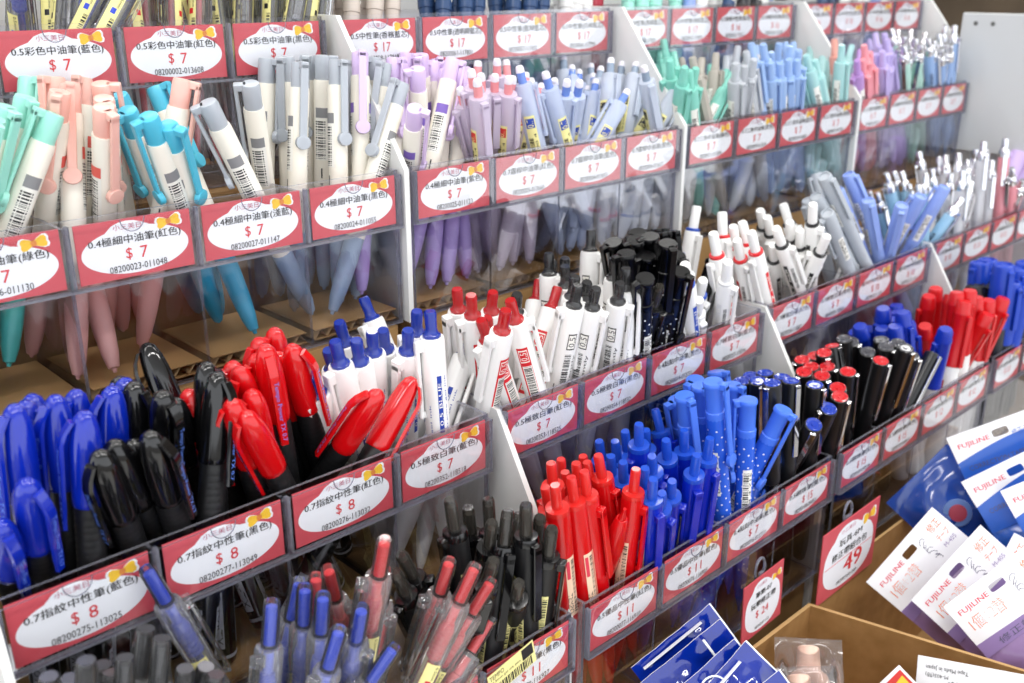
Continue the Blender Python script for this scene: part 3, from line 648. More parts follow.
# model, foot point and axis of every pen (0.1 mm), clip direction, order in its bunch
PEN_DATA = '''
B00|milk:mint|436,1225,716,2942,2257,9287,395,-914,97|4|5
B00|milk:mint|326,1418,656,2629,-2017,9435,122,-963,-240|3|5
B00|milk:mint|200,1390,656,2654,-2654,9269,276,-900,-337|2|5
B00|milk:mint|162,1190,656,4338,-1162,8935,-899,7,437|5|5
B00|milk:mint|114,1328,656,2554,-3329,9077,-74,-943,-325|1|5
B01|milk:pink|819,971,656,659,5008,8631,-855,-418,308|1|9
B01|milk:pink|711,1194,656,1360,1360,9813,-926,-334,175|2|9
B01|milk:pink|792,1335,656,2244,1722,9592,-684,-673,281|5|9
B01|milk:pink|610,1457,656,1496,-2591,9542,-549,-824,-138|3|9
B01|milk:pink|1200,1491,656,-1314,-2277,9648,807,-590,-29|6|9
B01|milk:pink|1096,1518,656,-967,-3609,9276,-31,-930,-365|7|9
B01|milk:pink|988,1474,656,-544,-4132,9090,200,-896,-395|8|9
B01|milk:pink|1051,1202,656,2340,-969,9674,713,-660,-239|9|9
B01|milk:pink|659,1007,656,1904,1904,9631,-322,-915,244|4|9
B02|milk:aqua|1574,997,656,-1061,3961,9121,543,-745,387|4|5
B02|milk:aqua|1530,1302,656,-3417,-3417,8755,-937,58,-343|3|5
B02|milk:aqua|1650,1510,656,-3790,-1570,9120,-899,-172,-403|1|5
B02|milk:aqua|1601,1420,656,-3299,-4300,8404,518,-827,-219|5|5
B02|milk:grey|1969,1074,656,-4281,-1147,8964,-819,469,-331|1|1
B02|milk:aqua|1531,1524,656,-3369,-3369,8792,-910,-123,-396|2|5
B03|milk:grey|2025,1491,656,-2183,-2844,9335,-831,556,-25|1|11
B03|milk:grey|1925,1528,656,1183,0,9930,486,-872,-58|2|11
B03|milk:grey|2126,1526,660,230,-554,9982,-836,-549,-11|3|11
B03|milk:grey|2235,1526,656,643,-266,9976,-679,-733,24|5|11
B03|milk:grey|2270,1407,660,554,-230,9982,722,-689,-56|6|11
B03|milk:grey|2258,1216,656,2295,1761,9572,-533,-800,275|8|11
B03|milk:grey|2421,1274,656,1781,477,9829,-954,-235,184|9|11
B03|milk:grey|2298,1131,656,2580,691,9637,-800,-545,253|10|11
B03|milk:grey|2042,992,656,4523,595,8899,-863,-224,453|11|11
B03|milk:grey|1922,1179,656,1498,621,9868,-204,-975,92|4|11
B03|milk:grey|2166,1097,656,1232,945,9879,-66,-992,103|7|11
B03|milk:lilac|2268,1019,716,1816,1816,9665,-404,-882,242|1|1
B10|milk:lilac|2795,1491,656,2098,562,9761,375,-927,-27|3|12
B10|milk:lilac|3152,1534,656,-1121,-1461,9829,-796,-578,-177|6|12
B10|milk:lilac|2948,1526,656,-2938,-5090,8091,599,-758,-259|4|12
B10|milk:lilac|2608,1049,716,3822,1024,9184,677,-708,-203|11|12
B10|milk:lilac|2541,1122,656,1728,1326,9760,231,-969,91|1|12
B10|milk:lilac|3017,1193,656,2135,2782,9365,-299,-894,334|8|12
B10|milk:lilac|2743,993,656,3354,2573,9063,-108,-945,308|9|12
B11|frost:lilac|3265,1216,658,1976,1516,9685,-963,216,163|6|17
B11|frost:lilac|3759,1479,658,-1398,-1398,9802,-981,-114,-156|10|17
B11|frost:lilac|3498,1214,718,-3379,-1951,9208,-899,356,-255|4|17
B11|frost:lilac|3518,1349,658,-2419,-2419,9397,-331,-890,-314|7|17
B11|frost:lilac|3349,1328,658,4141,2391,8783,187,-967,175|9|17
B11|frost:lilac|3666,1357,658,-2349,-3062,9225,299,-926,-231|13|17
B11|frost:lilac|3453,1025,658,3541,2717,8949,456,-886,89|15|17
B11|frost:lilac|3155,1329,658,5621,1506,8132,-826,49,562|12|17
B11|frost:lilac|3309,998,658,4952,2051,8442,563,-816,-132|17|17
B11|frost:lilac|3593,1266,658,-4279,-1773,8862,-902,150,-405|3|17
B11|frost:lilac|3173,1044,658,1664,4016,9006,-932,363,10|1|17
B11|frost:lilac|3648,1164,658,1443,2500,9574,-380,-879,287|11|17
B11|frost:sky|3868,992,658,-2721,358,9616,589,-784,196|1|1
B12|frost:sky|4188,1001,658,-3745,0,9272,-907,207,-366|1|10
B12|frost:haze|4333,1286,658,1565,2711,9497,244,-942,229|1|5
B12|frost:sky|4209,1141,658,3550,3550,8648,-909,348,230|5|10
B12|frost:haze|4345,1145,718,3815,3815,8420,-58,-899,434|3|5
B12|frost:haze|4129,1098,718,4722,2727,8382,263,-951,161|4|5
B12|frost:sky|3779,1140,658,6032,-794,7936,-623,575,531|10|10
B12|frost:haze|3946,1083,658,5430,3135,7791,-793,497,352|2|5
B12|frost:haze|4260,977,658,2511,1927,9486,40,-981,189|5|5
B12|frost:sky|3973,1011,658,4893,2825,8251,-853,350,386|8|10
B12|frost:sky|3996,1006,788,4316,4316,7921,-462,-648,605|4|10
B13|frost:haze|4558,1237,658,3854,2225,8955,-886,360,292|2|13
B13|frost:haze|4362,985,788,5241,3026,7961,105,-951,292|5|13
B13|frost:haze|4362,1355,658,5941,-1592,7885,-590,580,562|12|13
B13|frost:haze|4413,1192,658,5552,-1488,8183,434,-788,-437|13|13
B13|frost:haze|4539,1099,658,5173,2143,8286,-853,48,520|8|13
B13|frost:haze|5130,1031,658,-3951,-520,9172,-417,-880,-229|7|13
B13|frost:haze|4628,1125,658,4411,3385,8312,-632,-541,555|3|13
B13|frost:haze|4454,975,658,6091,2523,7519,-33,-939,342|10|13
B20|tri:jade|5672,1290,716,-324,2458,9688,-977,199,-83|2|13
B20|tri:jade|5560,1185,716,472,3583,9324,-844,513,-154|1|13
B20|tri:jade|5489,1319,716,-3876,-2238,8942,-875,394,-281|4|13
B20|tri:jade|5367,1291,716,-3502,-3502,8687,-14,-925,-379|7|13
B20|tri:jade|5552,1413,656,-2742,-3574,8928,432,-875,-218|9|13
B20|tri:jade|5659,1126,656,455,3453,9374,-543,-779,313|5|13
B20|tri:jade|5133,1165,656,5531,-728,8299,364,-875,-319|13|13
B20|tri:jade|5326,1169,656,5537,729,8295,-778,401,484|12|13
B20|tri:taupe|5515,993,656,2757,2115,9377,-53,-971,234|4|4
B20|tri:taupe|5727,1052,656,1161,4335,8937,-912,403,-77|1|4
B20|tri:taupe|5708,964,656,-3188,854,9439,-631,-763,-144|2|4
B20|tri:taupe|5201,974,656,3415,1972,9189,-347,-882,318|3|4
B21|tri:fog|6080,1304,656,2803,1161,9529,-872,445,202|4|10
B21|tri:fog|6303,986,656,-2920,384,9556,252,-961,116|7|10
B21|tri:white|5804,974,656,6243,1673,7630,388,-914,-117|1|1
B21|tri:fog|6065,975,656,3747,3747,8480,-741,-429,517|5|10
B21|tri:fog|6157,1027,656,3573,2742,8928,-229,-901,368|9|10
B21|tri:fog|6199,1122,656,2903,3783,8790,-955,174,240|2|10
B21|tri:azure|6374,985,716,-3013,397,9527,84,-994,68|1|1
B22|tri:azure|6417,1125,656,4122,3163,8544,-836,505,216|3|14
B22|tri:azure|6674,1073,786,-4529,-596,8896,-484,-822,-301|4|14
B22|tri:azure|6950,1376,656,-2066,-1193,9711,-971,151,-188|7|14
B22|tri:azure|6863,1323,656,-1973,-1973,9603,199,-967,-158|11|14
B22|tri:azure|6945,1262,716,-3490,-2678,8981,364,-922,-133|14|14
B22|tri:azure|6852,1232,656,-3557,-953,9297,-847,-388,-364|5|14
B22|tri:azure|6860,984,656,327,2484,9681,-476,-848,234|9|14
B22|tri:azure|6377,1066,786,3926,3926,8317,-894,373,246|1|14
B22|tri:azure|6914,1033,656,1385,2399,9609,-740,-620,261|12|14
B23|tri:aquamarine|6974,993,786,4702,3608,8055,-800,559,217|3|13
B23|tri:aquamarine|7380,1091,656,2840,2840,9158,-598,-694,401|6|13
B23|tri:aquamarine|7037,988,786,4776,2757,8342,-240,-872,426|8|13
B23|tri:aquamarine|7527,1069,656,-2796,-1158,9531,168,-983,-70|12|13
B23|tri:aquamarine|7466,1195,656,4009,528,9146,315,-946,-83|13|13
B23|tri:aquamarine|7401,997,716,-5175,0,8557,-781,410,-472|1|13
B23|tri:aquamarine|7126,1046,656,4826,1999,8527,-853,-116,510|10|13
B23|tri:coral|7593,981,656,-1762,1017,9791,-637,-770,-35|1|1
B23|tri:aquamarine|7528,997,656,-5004,0,8658,-612,-707,-354|4|13
B30|tri:rose|8196,1035,716,-4528,-596,8896,-426,-862,-275|3|8
B30|tri:violet|7648,973,716,4969,2869,8191,-828,439,348|2|2
B30|tri:rose|8311,1112,656,-4475,-1199,8862,-139,-970,-201|7|8
B30|tri:violet|8109,1097,656,-5149,-1380,8461,-851,196,-486|1|2
B30|tri:rose|7654,1106,656,5708,1530,8067,-496,-718,487|5|8
B31|tri:lavender|8497,972,716,1440,3476,9265,-673,-652,349|3|10
B31|tri:lavender|8715,1008,656,-3016,808,9500,-200,-980,20|8|10
B31|tri:lavender|8592,1084,656,3484,3484,8702,-920,306,246|5|10
B31|tri:violet|8130,1300,656,5875,0,8092,276,-940,-200|1|1
B31|tri:lavender|8550,1012,716,2511,4350,8647,-820,570,-48|1|10
B31|tri:lavender|8810,1021,716,-3144,1302,9403,-505,-862,-49|7|10
B32|cgel:mint|9179,1389,655,-3200,-1847,9292,117,-981,-155|5|11
B32|cgel:mint|9198,1290,655,-3415,-1971,9190,-54,-972,-229|9|11
B32|cgel:mint|8934,987,655,3124,1803,9327,-383,-874,297|11|11
B32|cgel:mint|9202,1091,655,821,3063,9484,-910,412,-54|2|11
B32|cgel:mint|9106,1054,655,1896,2470,9503,-795,-530,296|7|11
B32|cgel:mint|9237,1198,655,-1661,1661,9720,-823,520,-229|1|11
B33|cgel:azure|9616,1143,655,-4265,-1143,8972,-615,-691,-380|3|10
B33|cgel:azure|9795,1278,655,-1305,-1002,9864,-952,289,-97|7|10
B33|cgel:azure|9630,974,655,-1151,152,9932,-110,-994,2|10|10
B33|cgel:azure|9471,1038,715,-4835,-637,8730,-746,552,-373|1|10
B33|cgel:azure|9854,988,655,-3444,923,9343,-530,-840,-112|5|10
B10|milk:lilac|2597,1197,656,2853,2189,9331,-795,-490,358|2|12
B10|milk:lilac|3065,1467,656,-2042,-2662,9420,-939,326,-111|5|12
B10|milk:lilac|2972,1074,656,1792,3103,9336,-957,-166,239|7|12
B10|milk:lilac|3041,1002,656,1939,3358,9217,-674,-637,374|10|12
B10|milk:lilac|2859,981,656,3476,2667,8989,-242,-901,361|12|12
B11|frost:lilac|3131,1214,658,3273,3273,8864,352,-913,207|2|17
B11|frost:lilac|3411,1172,658,-2866,-2199,9325,-186,-942,-279|5|17
B11|frost:lilac|3604,1409,658,-2214,-2886,9315,-440,-823,-360|8|17
B11|frost:lilac|3668,1521,658,-1556,-3757,9136,235,-912,-335|14|17
B11|frost:lilac|3560,979,658,3650,3650,8565,323,-913,251|16|17
B12|frost:sky|4395,1487,658,-3798,-2914,8780,-784,-402,-473|2|10
B12|frost:sky|4189,1396,658,-2804,-3655,8876,397,-886,-239|3|10
B12|frost:sky|4254,1459,658,-2394,-4147,8779,-934,346,-91|6|10
B12|frost:sky|4349,1005,658,3315,4320,8387,-773,-386,504|7|10
B12|frost:sky|4046,981,658,4787,2764,8333,-583,-609,537|9|10
B13|frost:haze|4594,1184,658,4569,3506,8175,-445,-705,551|1|13
B13|frost:haze|4761,1090,658,4242,4242,8001,-247,-796,553|4|13
B13|frost:haze|4626,1007,658,4858,3728,7906,496,-862,102|6|13
B13|frost:haze|4720,983,658,4723,3624,8035,192,-932,308|9|13
B13|frost:haze|4861,992,658,5006,3841,7758,-481,-622,618|11|13
B20|tri:jade|5140,1286,656,4840,2795,8292,102,-959,264|3|13
B20|tri:jade|5660,1467,656,-3655,-2805,8875,-811,564,-156|6|13
B20|tri:jade|5553,1104,656,-4194,-1737,8910,-826,481,-295|8|13
B20|tri:jade|5262,1058,656,4840,2795,8292,-848,383,366|10|13
B20|tri:jade|5597,978,656,3729,3729,8497,138,-928,347|11|13
B21|tri:fog|5832,1104,656,3565,2736,8933,-763,638,109|1|10
B21|tri:fog|6114,1195,656,-3736,-2157,9022,133,-975,-178|3|10
B21|tri:fog|6237,1286,656,-3738,-2868,8820,409,-905,-121|6|10
B21|tri:fog|6259,1323,716,-3458,-3458,8722,-594,-639,-489|8|10
B21|tri:fog|6002,1043,656,4172,1728,8922,-848,-280,451|10|10
B22|tri:azure|6443,1251,656,4794,2768,8328,-715,673,188|2|14
B22|tri:azure|6662,1148,656,-4302,-1782,8850,307,-951,-42|6|14
B22|tri:azure|6803,1154,656,-4423,-1832,8780,-778,-409,-477|8|14
B22|tri:azure|6886,1138,656,-4115,-1704,8954,-582,-707,-402|10|14
B22|tri:azure|6929,1171,656,-3917,-2261,8919,229,-963,-143|13|14
B23|tri:aquamarine|7024,1162,656,4975,2872,8185,-283,-838,466|2|13
B23|tri:aquamarine|7016,1073,656,4647,2683,8438,315,-941,126|5|13
B23|tri:aquamarine|7010,980,656,4873,2814,8267,-631,768,110|7|13
B23|tri:aquamarine|7223,1015,656,4911,2836,8236,-639,760,120|9|13
B23|tri:aquamarine|7122,981,656,5335,2210,8164,-682,684,260|11|13
B30|tri:rose|7870,1076,656,5640,3256,7589,-373,-719,586|1|8
B30|tri:rose|8213,1097,656,-5165,-1384,8451,-277,-907,-318|2|8
B30|tri:rose|7766,1184,656,5632,1509,8124,-402,-809,429|4|8
B30|tri:rose|7711,1013,656,6164,2553,7449,-695,-268,667|6|8
B30|tri:rose|7631,1056,656,6055,1622,7791,-779,-78,622|8|8
B31|tri:lavender|8513,1162,656,-4851,-1300,8647,-597,-673,-436|2|10
B31|tri:lavender|8568,1243,656,-4674,-1936,8626,-237,-913,-333|4|10
B31|tri:lavender|8464,1073,656,-4461,-1195,8869,-336,-896,-290|6|10
B31|tri:lavender|8657,1207,656,-4710,-1951,8603,-167,-938,-304|9|10
B31|tri:lavender|8694,1281,656,-4387,-2533,8622,-850,-194,-489|10|10
B32|cgel:mint|9128,1334,655,-4865,-2015,8501,-873,84,-480|3|11
B32|cgel:mint|8968,1035,655,-4648,-612,8833,-834,-305,-460|4|11
B32|cgel:mint|9139,1224,655,-4962,-2055,8436,-867,57,-496|6|11
B32|cgel:mint|9278,1044,655,-5163,-680,8537,-794,-336,-507|8|11
B32|cgel:mint|9067,1180,655,-3994,-2306,8873,-779,-425,-461|10|11
B33|cgel:azure|9577,1038,655,-4812,-634,8743,-117,-984,-135|2|10
B33|cgel:azure|9734,1243,655,-4593,-1902,8677,-206,-927,-313|4|10
B33|cgel:azure|9762,1101,655,-5247,-1406,8396,-849,20,-527|6|10
B33|cgel:azure|9847,1203,655,-4569,-1893,8691,-247,-912,-328|8|10
B33|cgel:azure|9790,1131,655,-4655,-1928,8638,-861,-128,-493|9|10
C00|capd:blue|316,446,-528,-674,-878,9939,711,-703,-14|4|11
C00|capd:blue|407,640,-528,-947,-1640,9819,-959,-251,-134|6|11
C00|capd:blue|232,279,-509,520,-300,9982,-930,-365,37|7|11
C00|capd:blue|351,551,-528,431,-1610,9860,-875,-482,-40|8|11
C00|capd:blue|248,162,-528,673,-673,9955,-992,98,74|9|11
C00|capd:blue|449,534,-528,1146,-1493,9821,-929,333,159|11|11
C00|capd:blue|235,548,-528,-1143,-4266,8972,440,-831,-339|5|11
C00|capd:blue|337,695,-528,-1684,-2916,9416,154,936,317|1|11
C00|capd:blue|182,751,-528,-1524,-5687,8083,185,-820,-542|2|11
C00|capd:blue|63,204,-485,595,-78,9982,-916,-398,51|3|11
C00|capd:blue|376,296,-528,1019,-422,9939,-987,-128,96|10|11
C01|capd:black|1057,210,-468,-1084,4047,9080,-974,137,-178|6|11
C01|capd:black|606,662,-528,0,-2091,9779,-956,-286,-61|3|11
C01|capd:black|581,452,-528,199,-1514,9883,444,-884,-144|5|11
C01|capd:black|816,689,-398,-1167,-4357,8925,264,-880,-395|8|11
C01|capd:black|850,461,-528,-3060,-3060,9015,-931,-103,-351|2|11
C01|capd:black|1095,556,-528,-4078,-3129,8577,775,-615,144|4|11
C01|capd:black|857,375,-528,-2344,-3055,9229,559,-819,-129|7|11
C01|capd:black|680,398,-528,-2468,-3216,9142,-912,-241,-331|1|11
C01|capd:black|818,171,-523,580,155,9982,688,-725,-29|10|11
C01|capd:black|1039,696,-528,-2029,-3514,9140,-916,-262,-304|9|11
C01|capd:black|674,108,-528,1628,0,9867,354,-933,-58|11|11
C02|capd:red|1591,553,-528,-2808,-1621,9460,-948,-105,-299|7|14
C02|capd:red|1540,666,-528,-1170,-1524,9814,-973,-182,-144|10|14
C02|capd:red|1716,637,-528,-2881,-2211,9317,444,-893,-74|11|14
C02|capd:red|1690,489,-468,-2696,-2069,9405,563,-826,-20|12|14
C02|capd:red|1175,690,-528,-772,-2880,9545,-997,-1,-81|3|14
C02|capd:red|1446,701,-398,-2955,-3851,8743,-821,-365,-438|4|14
C02|capd:red|1378,528,-528,-2481,-3233,9132,-960,-45,-277|6|14
C02|capd:red|1524,319,-528,-4101,-2368,8808,-911,52,-410|5|14
C02|capd:red|1278,683,-528,2159,-5213,8256,-864,292,410|13|14
C02|capd:red|1008,108,-528,6327,0,7744,415,-845,-339|14|14
C02|capd:red|1275,582,-528,-3154,-2420,9176,-769,-501,-397|1|14
C02|capd:red|1521,604,-528,-1806,-1385,9738,-980,-57,-190|8|14
C02|capd:red|1378,375,-468,-1568,-1568,9751,-280,-940,-196|9|14
C02|capd:red|1309,424,-528,-2806,-2806,9179,-949,225,-221|2|14
C03|wclick:blue|2354,324,-528,-1489,3596,9211,-988,-8,-157|6|13
C03|wclick:blue|2186,669,-528,-3043,-1260,9442,-926,-194,-324|4|13
C03|wclick:blue|2026,569,-528,-1814,-2365,9546,-901,429,-65|7|13
C03|wclick:blue|1990,456,-528,-2429,-1864,9520,-910,-297,-290|5|13
C03|wclick:blue|1855,327,-528,-2285,-947,9689,-973,-7,-230|3|13
C03|wclick:blue|2048,684,-528,-3361,-2579,9058,-936,-14,-351|2|13
C03|wclick:blue|2253,582,-528,-1243,-2152,9686,-912,410,-26|10|13
C03|wclick:blue|2106,130,-517,-580,-155,9982,-949,310,-50|11|13
C03|wclick:blue|1893,99,-528,5195,3986,7558,635,-772,-29|12|13
C03|wclick:blue|1681,140,-528,5913,1584,7908,530,-815,-233|13|13
C03|wclick:blue|1886,675,-528,-3416,-3416,8756,-894,-171,-415|1|13
C03|wclick:blue|2284,709,-528,-2752,-2752,9211,-842,-393,-369|8|13
C03|wclick:blue|2145,540,-528,-1596,-2764,9477,-964,-163,-210|9|13
C10|wclick:red|2705,601,-528,-1801,-1382,9739,-973,171,-156|1|10
C10|wclick:red|2693,447,-468,-2346,-1800,9553,-923,349,-161|2|10
C10|wclick:red|2856,709,-528,-1589,-2753,9481,-960,267,-84|5|10
C10|wclick:red|3017,132,-468,-3559,-469,9333,646,-734,210|7|10
C10|wclick:red|2904,181,-528,-3910,-515,9189,-919,69,-387|3|10
C10|wclick:red|2653,254,-528,4477,2585,8560,556,-830,-40|8|10
C10|wclick:red|2518,276,-528,4720,621,8794,480,-854,-198|9|10
C10|wclick:red|2362,202,-528,6377,840,7657,487,-814,-317|10|10
C10|wclick:red|2490,400,-468,-878,-3278,9407,-995,-9,-96|6|10
C10|wclick:red|2976,581,-528,-3583,-2749,8922,-769,-455,-449|4|10
C11|wclick:black|3532,450,-468,1164,894,9892,370,-928,40|9|14
C11|wclick:black|3548,600,-528,-2190,-1680,9611,-85,-978,-190|4|14
C11|wclick:black|3114,352,-528,-464,-1730,9838,184,-969,-162|6|14
C11|wclick:black|3026,361,-528,-315,-2395,9704,-932,359,58|7|14
C11|wclick:black|3429,474,-528,-1992,-2597,9449,-468,-822,-325|8|14
C11|wclick:black|3248,386,-528,-1192,-2877,9503,470,-859,-201|10|14
C11|wclick:black|3167,143,-528,4273,2467,8698,506,-862,-4|11|14
C11|wclick:black|3572,359,-528,-2061,-2686,9409,477,-867,-143|13|14
C11|wclick:black|3587,183,-528,-1475,-1132,9826,497,-867,-25|14|14
C11|wclick:black|3664,304,-528,-1355,-782,9877,-320,-940,-118|12|14
C11|wclick:black|3294,491,-528,-411,0,9992,251,-968,10|2|14
C11|wclick:black|3533,715,-528,-1448,-1887,9713,-982,147,-118|5|14
C11|wclick:black|3095,701,-528,-2301,-2999,9258,-387,-845,-370|1|14
C11|wclick:black|3021,482,-528,4287,2475,8689,-902,162,399|3|14
C12|dot:black|4205,196,-530,886,3308,9395,-983,184,28|6|18
C12|dot:black|4137,191,-530,1404,2431,9598,-350,-895,278|12|18
C12|dot:black|4191,387,-400,-2923,-783,9531,-949,150,-279|5|18
C12|dot:black|4096,352,-400,-2521,-1455,9567,-912,367,-184|9|18
C12|dot:black|4158,92,-530,331,2517,9672,-350,-904,247|11|18
C12|dot:black|4222,93,-530,290,2201,9751,-195,-956,221|15|18
C12|dot:black|4071,425,-400,-2875,-1660,9433,-911,353,-215|4|18
C12|dot:black|4129,459,-400,-3677,-985,9247,-903,274,-330|1|18
C12|dot:black|3770,227,-470,-2111,-874,9736,-928,331,-171|3|18
C12|dot:black|3993,442,-470,-2390,-2390,9411,-953,243,-180|8|18
C12|dot:black|4204,320,-530,-2652,-1531,9520,-335,-911,-240|13|18
C12|dot:black|4240,474,-530,-2009,-2619,9439,-75,-957,-281|16|18
C12|dot:black|3929,307,-470,-3470,-2663,8993,-928,237,-288|7|18
C12|dot:black|4100,360,-530,-2329,-3036,9239,85,-953,-292|17|18
C12|rub:black|3927,527,-529,-2389,-4137,8785,385,-871,-306|1|1
C12|dot:black|3702,87,-530,5449,717,8354,366,-917,-160|18|18
C12|dot:black|4199,587,-530,-2347,-972,9672,-950,-187,-249|2|18
C12|dot:black|4286,543,-470,-2847,-2184,9334,-616,-705,-353|10|18
C12|dot:black|3983,268,-400,-2083,-2083,9556,-376,-885,-275|14|18
C13|ring:blue|4590,623,-530,1819,0,9833,-89,-996,16|3|4
C13|ring:blue|4901,714,-470,-5104,-3917,7656,32,-898,-438|2|4
C13|ring:blue|4514,242,-470,-4487,-1859,8741,-888,202,-413|1|4
C13|ring:blue|4811,688,-530,-4339,-4339,7896,88,-893,-442|4|4
C13|ring:red|4830,102,-470,-3539,0,9353,-920,178,-348|1|2
C13|ring:red|4755,167,-530,177,1347,9907,-418,-899,130|2|2
C13|ring:white|4809,570,-530,-5375,-4124,7356,-120,-826,-551|1|2
C13|ring:white|4795,349,-530,-3777,-2898,8794,256,-945,-202|2|2
C20|ring:red|5422,393,-530,-3882,-511,9202,-860,378,-342|1|4
C20|ring:red|5489,179,-530,-3610,967,9276,-866,335,-372|3|4
C20|ring:red|5411,102,-470,-4572,0,8894,-889,0,-457|4|4
C20|ring:red|5391,277,-530,-4609,-607,8854,-290,-933,-215|2|4
C21|ring:black|6155,585,-470,-4833,-636,8731,-821,378,-427|1|10
C21|ring:black|6172,505,-470,-5205,-685,8511,-839,-144,-525|2|10
C21|ring:black|5970,146,-400,-5843,0,8115,180,-975,130|4|10
C21|ring:black|6066,572,-530,-5645,-2338,7916,-781,460,-421|3|10
C21|ring:black|6126,115,-530,-3002,2304,9256,241,-921,307|5|10
C21|ring:black|5899,532,-530,-3189,-4156,8518,-541,818,196|9|10
C21|ring:black|5497,95,-530,7187,946,6889,267,-952,-148|10|10
C21|ring:black|6004,296,-400,-3940,-1632,9045,206,-975,-86|8|10
C21|ring:black|6140,434,-530,-4802,-1989,8543,-611,-623,-488|7|10
C21|ring:black|6072,492,-530,-4319,-1789,8840,-870,-176,-461|6|10
C22|fine:grey|6507,91,-400,570,4328,8997,-872,461,-166|2|7
C22|fine:grey|6690,69,-50,-6373,839,7660,-134,-991,-3|4|7
C22|fine:grey|6363,306,-530,3885,1609,9073,-10,-984,179|7|7
C22|fine:grey|6628,102,-310,-6341,0,7732,-732,321,-601|5|7
C22|fine:grey|6698,111,-190,-6472,852,7575,-670,411,-619|3|7
C22|fine:grey|6589,240,-470,-4332,1161,8938,-898,23,-438|1|7
C22|fine:grey|6804,158,-530,-3452,1430,9276,-574,-814,-88|6|7
C23|fine:periwinkle|7264,82,-310,-4453,2571,8577,-117,-966,229|2|6
C23|fine:periwinkle|7291,617,-530,-1741,-4202,8906,-615,753,235|5|6
C23|fine:periwinkle|7269,459,-530,0,-3709,9287,-462,824,329|6|6
C23|fine:periwinkle|7259,292,-310,-6028,794,7939,-742,311,-594|1|6
C23|fine:periwinkle|7101,110,-530,-4219,555,9050,-562,-800,-213|3|6
C23|fine:periwinkle|7153,374,-530,-3660,-2809,8872,-764,-454,-459|4|6
C30|cgel:skyblue|7808,513,-531,-3999,526,9151,-803,462,-377|1|10
C30|cgel:skyblue|7768,357,-531,-3905,1046,9146,-305,-952,-21|2|10
C30|cgel:skyblue|7778,261,-401,-3077,1777,9347,-815,458,-355|3|10
C30|cgel:skyblue|7959,238,-471,-1225,2958,9473,-220,-939,265|4|10
C30|cgel:skyblue|7864,180,-471,-732,2733,9591,-395,-891,224|5|10
C30|cgel:skyblue|7410,468,-531,3487,-3487,8700,91,-911,-402|10|10
C30|cgel:skyblue|7414,90,-531,-424,735,9964,-964,258,-60|7|10
C30|cgel:skyblue|7514,81,-471,1132,1476,9825,-425,-887,182|8|10
C30|cgel:skyblue|7991,446,-531,-3635,-974,9265,-830,-418,-369|6|10
C30|cgel:skyblue|7366,152,-531,5998,1607,7839,-538,-644,544|9|10
C31|cgel:clear|8571,405,-401,-977,2358,9669,-822,528,-212|1|9
C31|cgel:clear|8557,300,-471,283,2150,9762,-902,427,-68|3|9
C31|cgel:clear|8247,206,-401,2201,2201,9503,-697,-646,311|4|9
C31|cgel:clear|8367,168,-401,1819,1819,9663,-280,-932,228|6|9
C31|cgel:clear|8213,289,-531,-1085,-449,9931,-457,-885,-90|5|9
C31|cgel:clear|8489,369,-531,-1647,951,9818,-953,242,-183|2|9
C31|cgel:clear|8070,78,-484,-580,155,9982,-133,-991,8|7|9
C31|cgel:clear|8478,114,-471,1893,1893,9635,-823,-505,261|8|9
C31|cgel:clear|7951,150,-531,4681,616,8815,-109,-986,127|9|9
C32|cgel:clear|9156,362,-401,-2178,0,9760,-932,297,-208|2|7
C32|cgel:clear|8701,152,-322,-78,595,9982,-621,-783,42|4|7
C32|cgel:clear|9110,276,-531,-2441,654,9675,-702,-700,-130|1|7
C32|cgel:clear|9150,234,-471,1652,1652,9723,-137,-972,189|5|7
C32|cgel:clear|8687,192,-531,4799,632,8751,180,-983,-28|7|7
C32|cgel:clear|8835,108,-508,0,600,9982,-627,-777,47|6|7
C32|cgel:rose|9124,118,-331,-300,520,9982,-860,-510,1|1|1
C32|cgel:clear|9002,135,-471,2099,2736,9386,-819,-475,322|3|7
C33|big:lilac|9220,441,-461,4215,-1129,8998,-679,618,396|1|2
C33|big:lilac|9348,421,-521,4745,-1272,8710,-468,-875,127|2|2
C33|cgel:rose|9531,125,-471,-4086,-538,9111,-905,153,-397|1|2
C33|cgel:rose|9761,348,-531,-4461,-2576,8571,-686,-516,-512|2|2
D00|cclick:black|-145,-498,-1154,1075,-445,9932,-983,-155,99|3|13
D00|cclick:black|-79,-215,-1374,1512,-626,9865,266,-959,-102|4|13
D00|cclick:black|-79,-563,-1244,1605,430,9861,-946,-279,166|6|13
D00|cclick:black|18,-159,-1374,1897,-786,9787,515,-840,-167|7|13
D00|cclick:black|-32,-329,-1244,2180,-287,9755,-975,-41,217|8|13
D00|cclick:black|23,-372,-1374,2106,0,9776,366,-927,-79|9|13
D00|cclick:black|-137,-116,-1314,996,-1726,9799,-887,-462,9|2|13
D00|cclick:black|-13,-510,-1244,2151,283,9762,-124,-991,56|10|13
D00|cclick:black|-158,-284,-1244,591,-1024,9930,-928,-373,17|1|13
D00|cclick:black|148,-123,-1374,1954,-2547,9471,342,-887,-309|12|13
D00|cclick:black|36,-544,-1374,2653,-349,9635,-234,-972,29|13|13
D00|cclick:black|156,-386,-1374,1286,-987,9868,-488,-873,-24|11|13
D00|cclick:black|-90,-436,-1374,1621,434,9858,-785,-599,156|5|13
D01|cclick:blue|883,-143,-1154,-3062,403,9511,895,-328,302|1|8
D01|cclick:blue|563,-220,-1374,2829,-372,9584,-910,305,280|3|8
D01|cclick:blue|814,-289,-1374,774,-774,9940,431,-896,-103|4|8
D01|cclick:blue|831,-381,-1374,805,-805,9935,561,-820,-112|5|8
D01|cclick:blue|529,-436,-1374,2617,-1511,9533,-962,-122,245|6|8
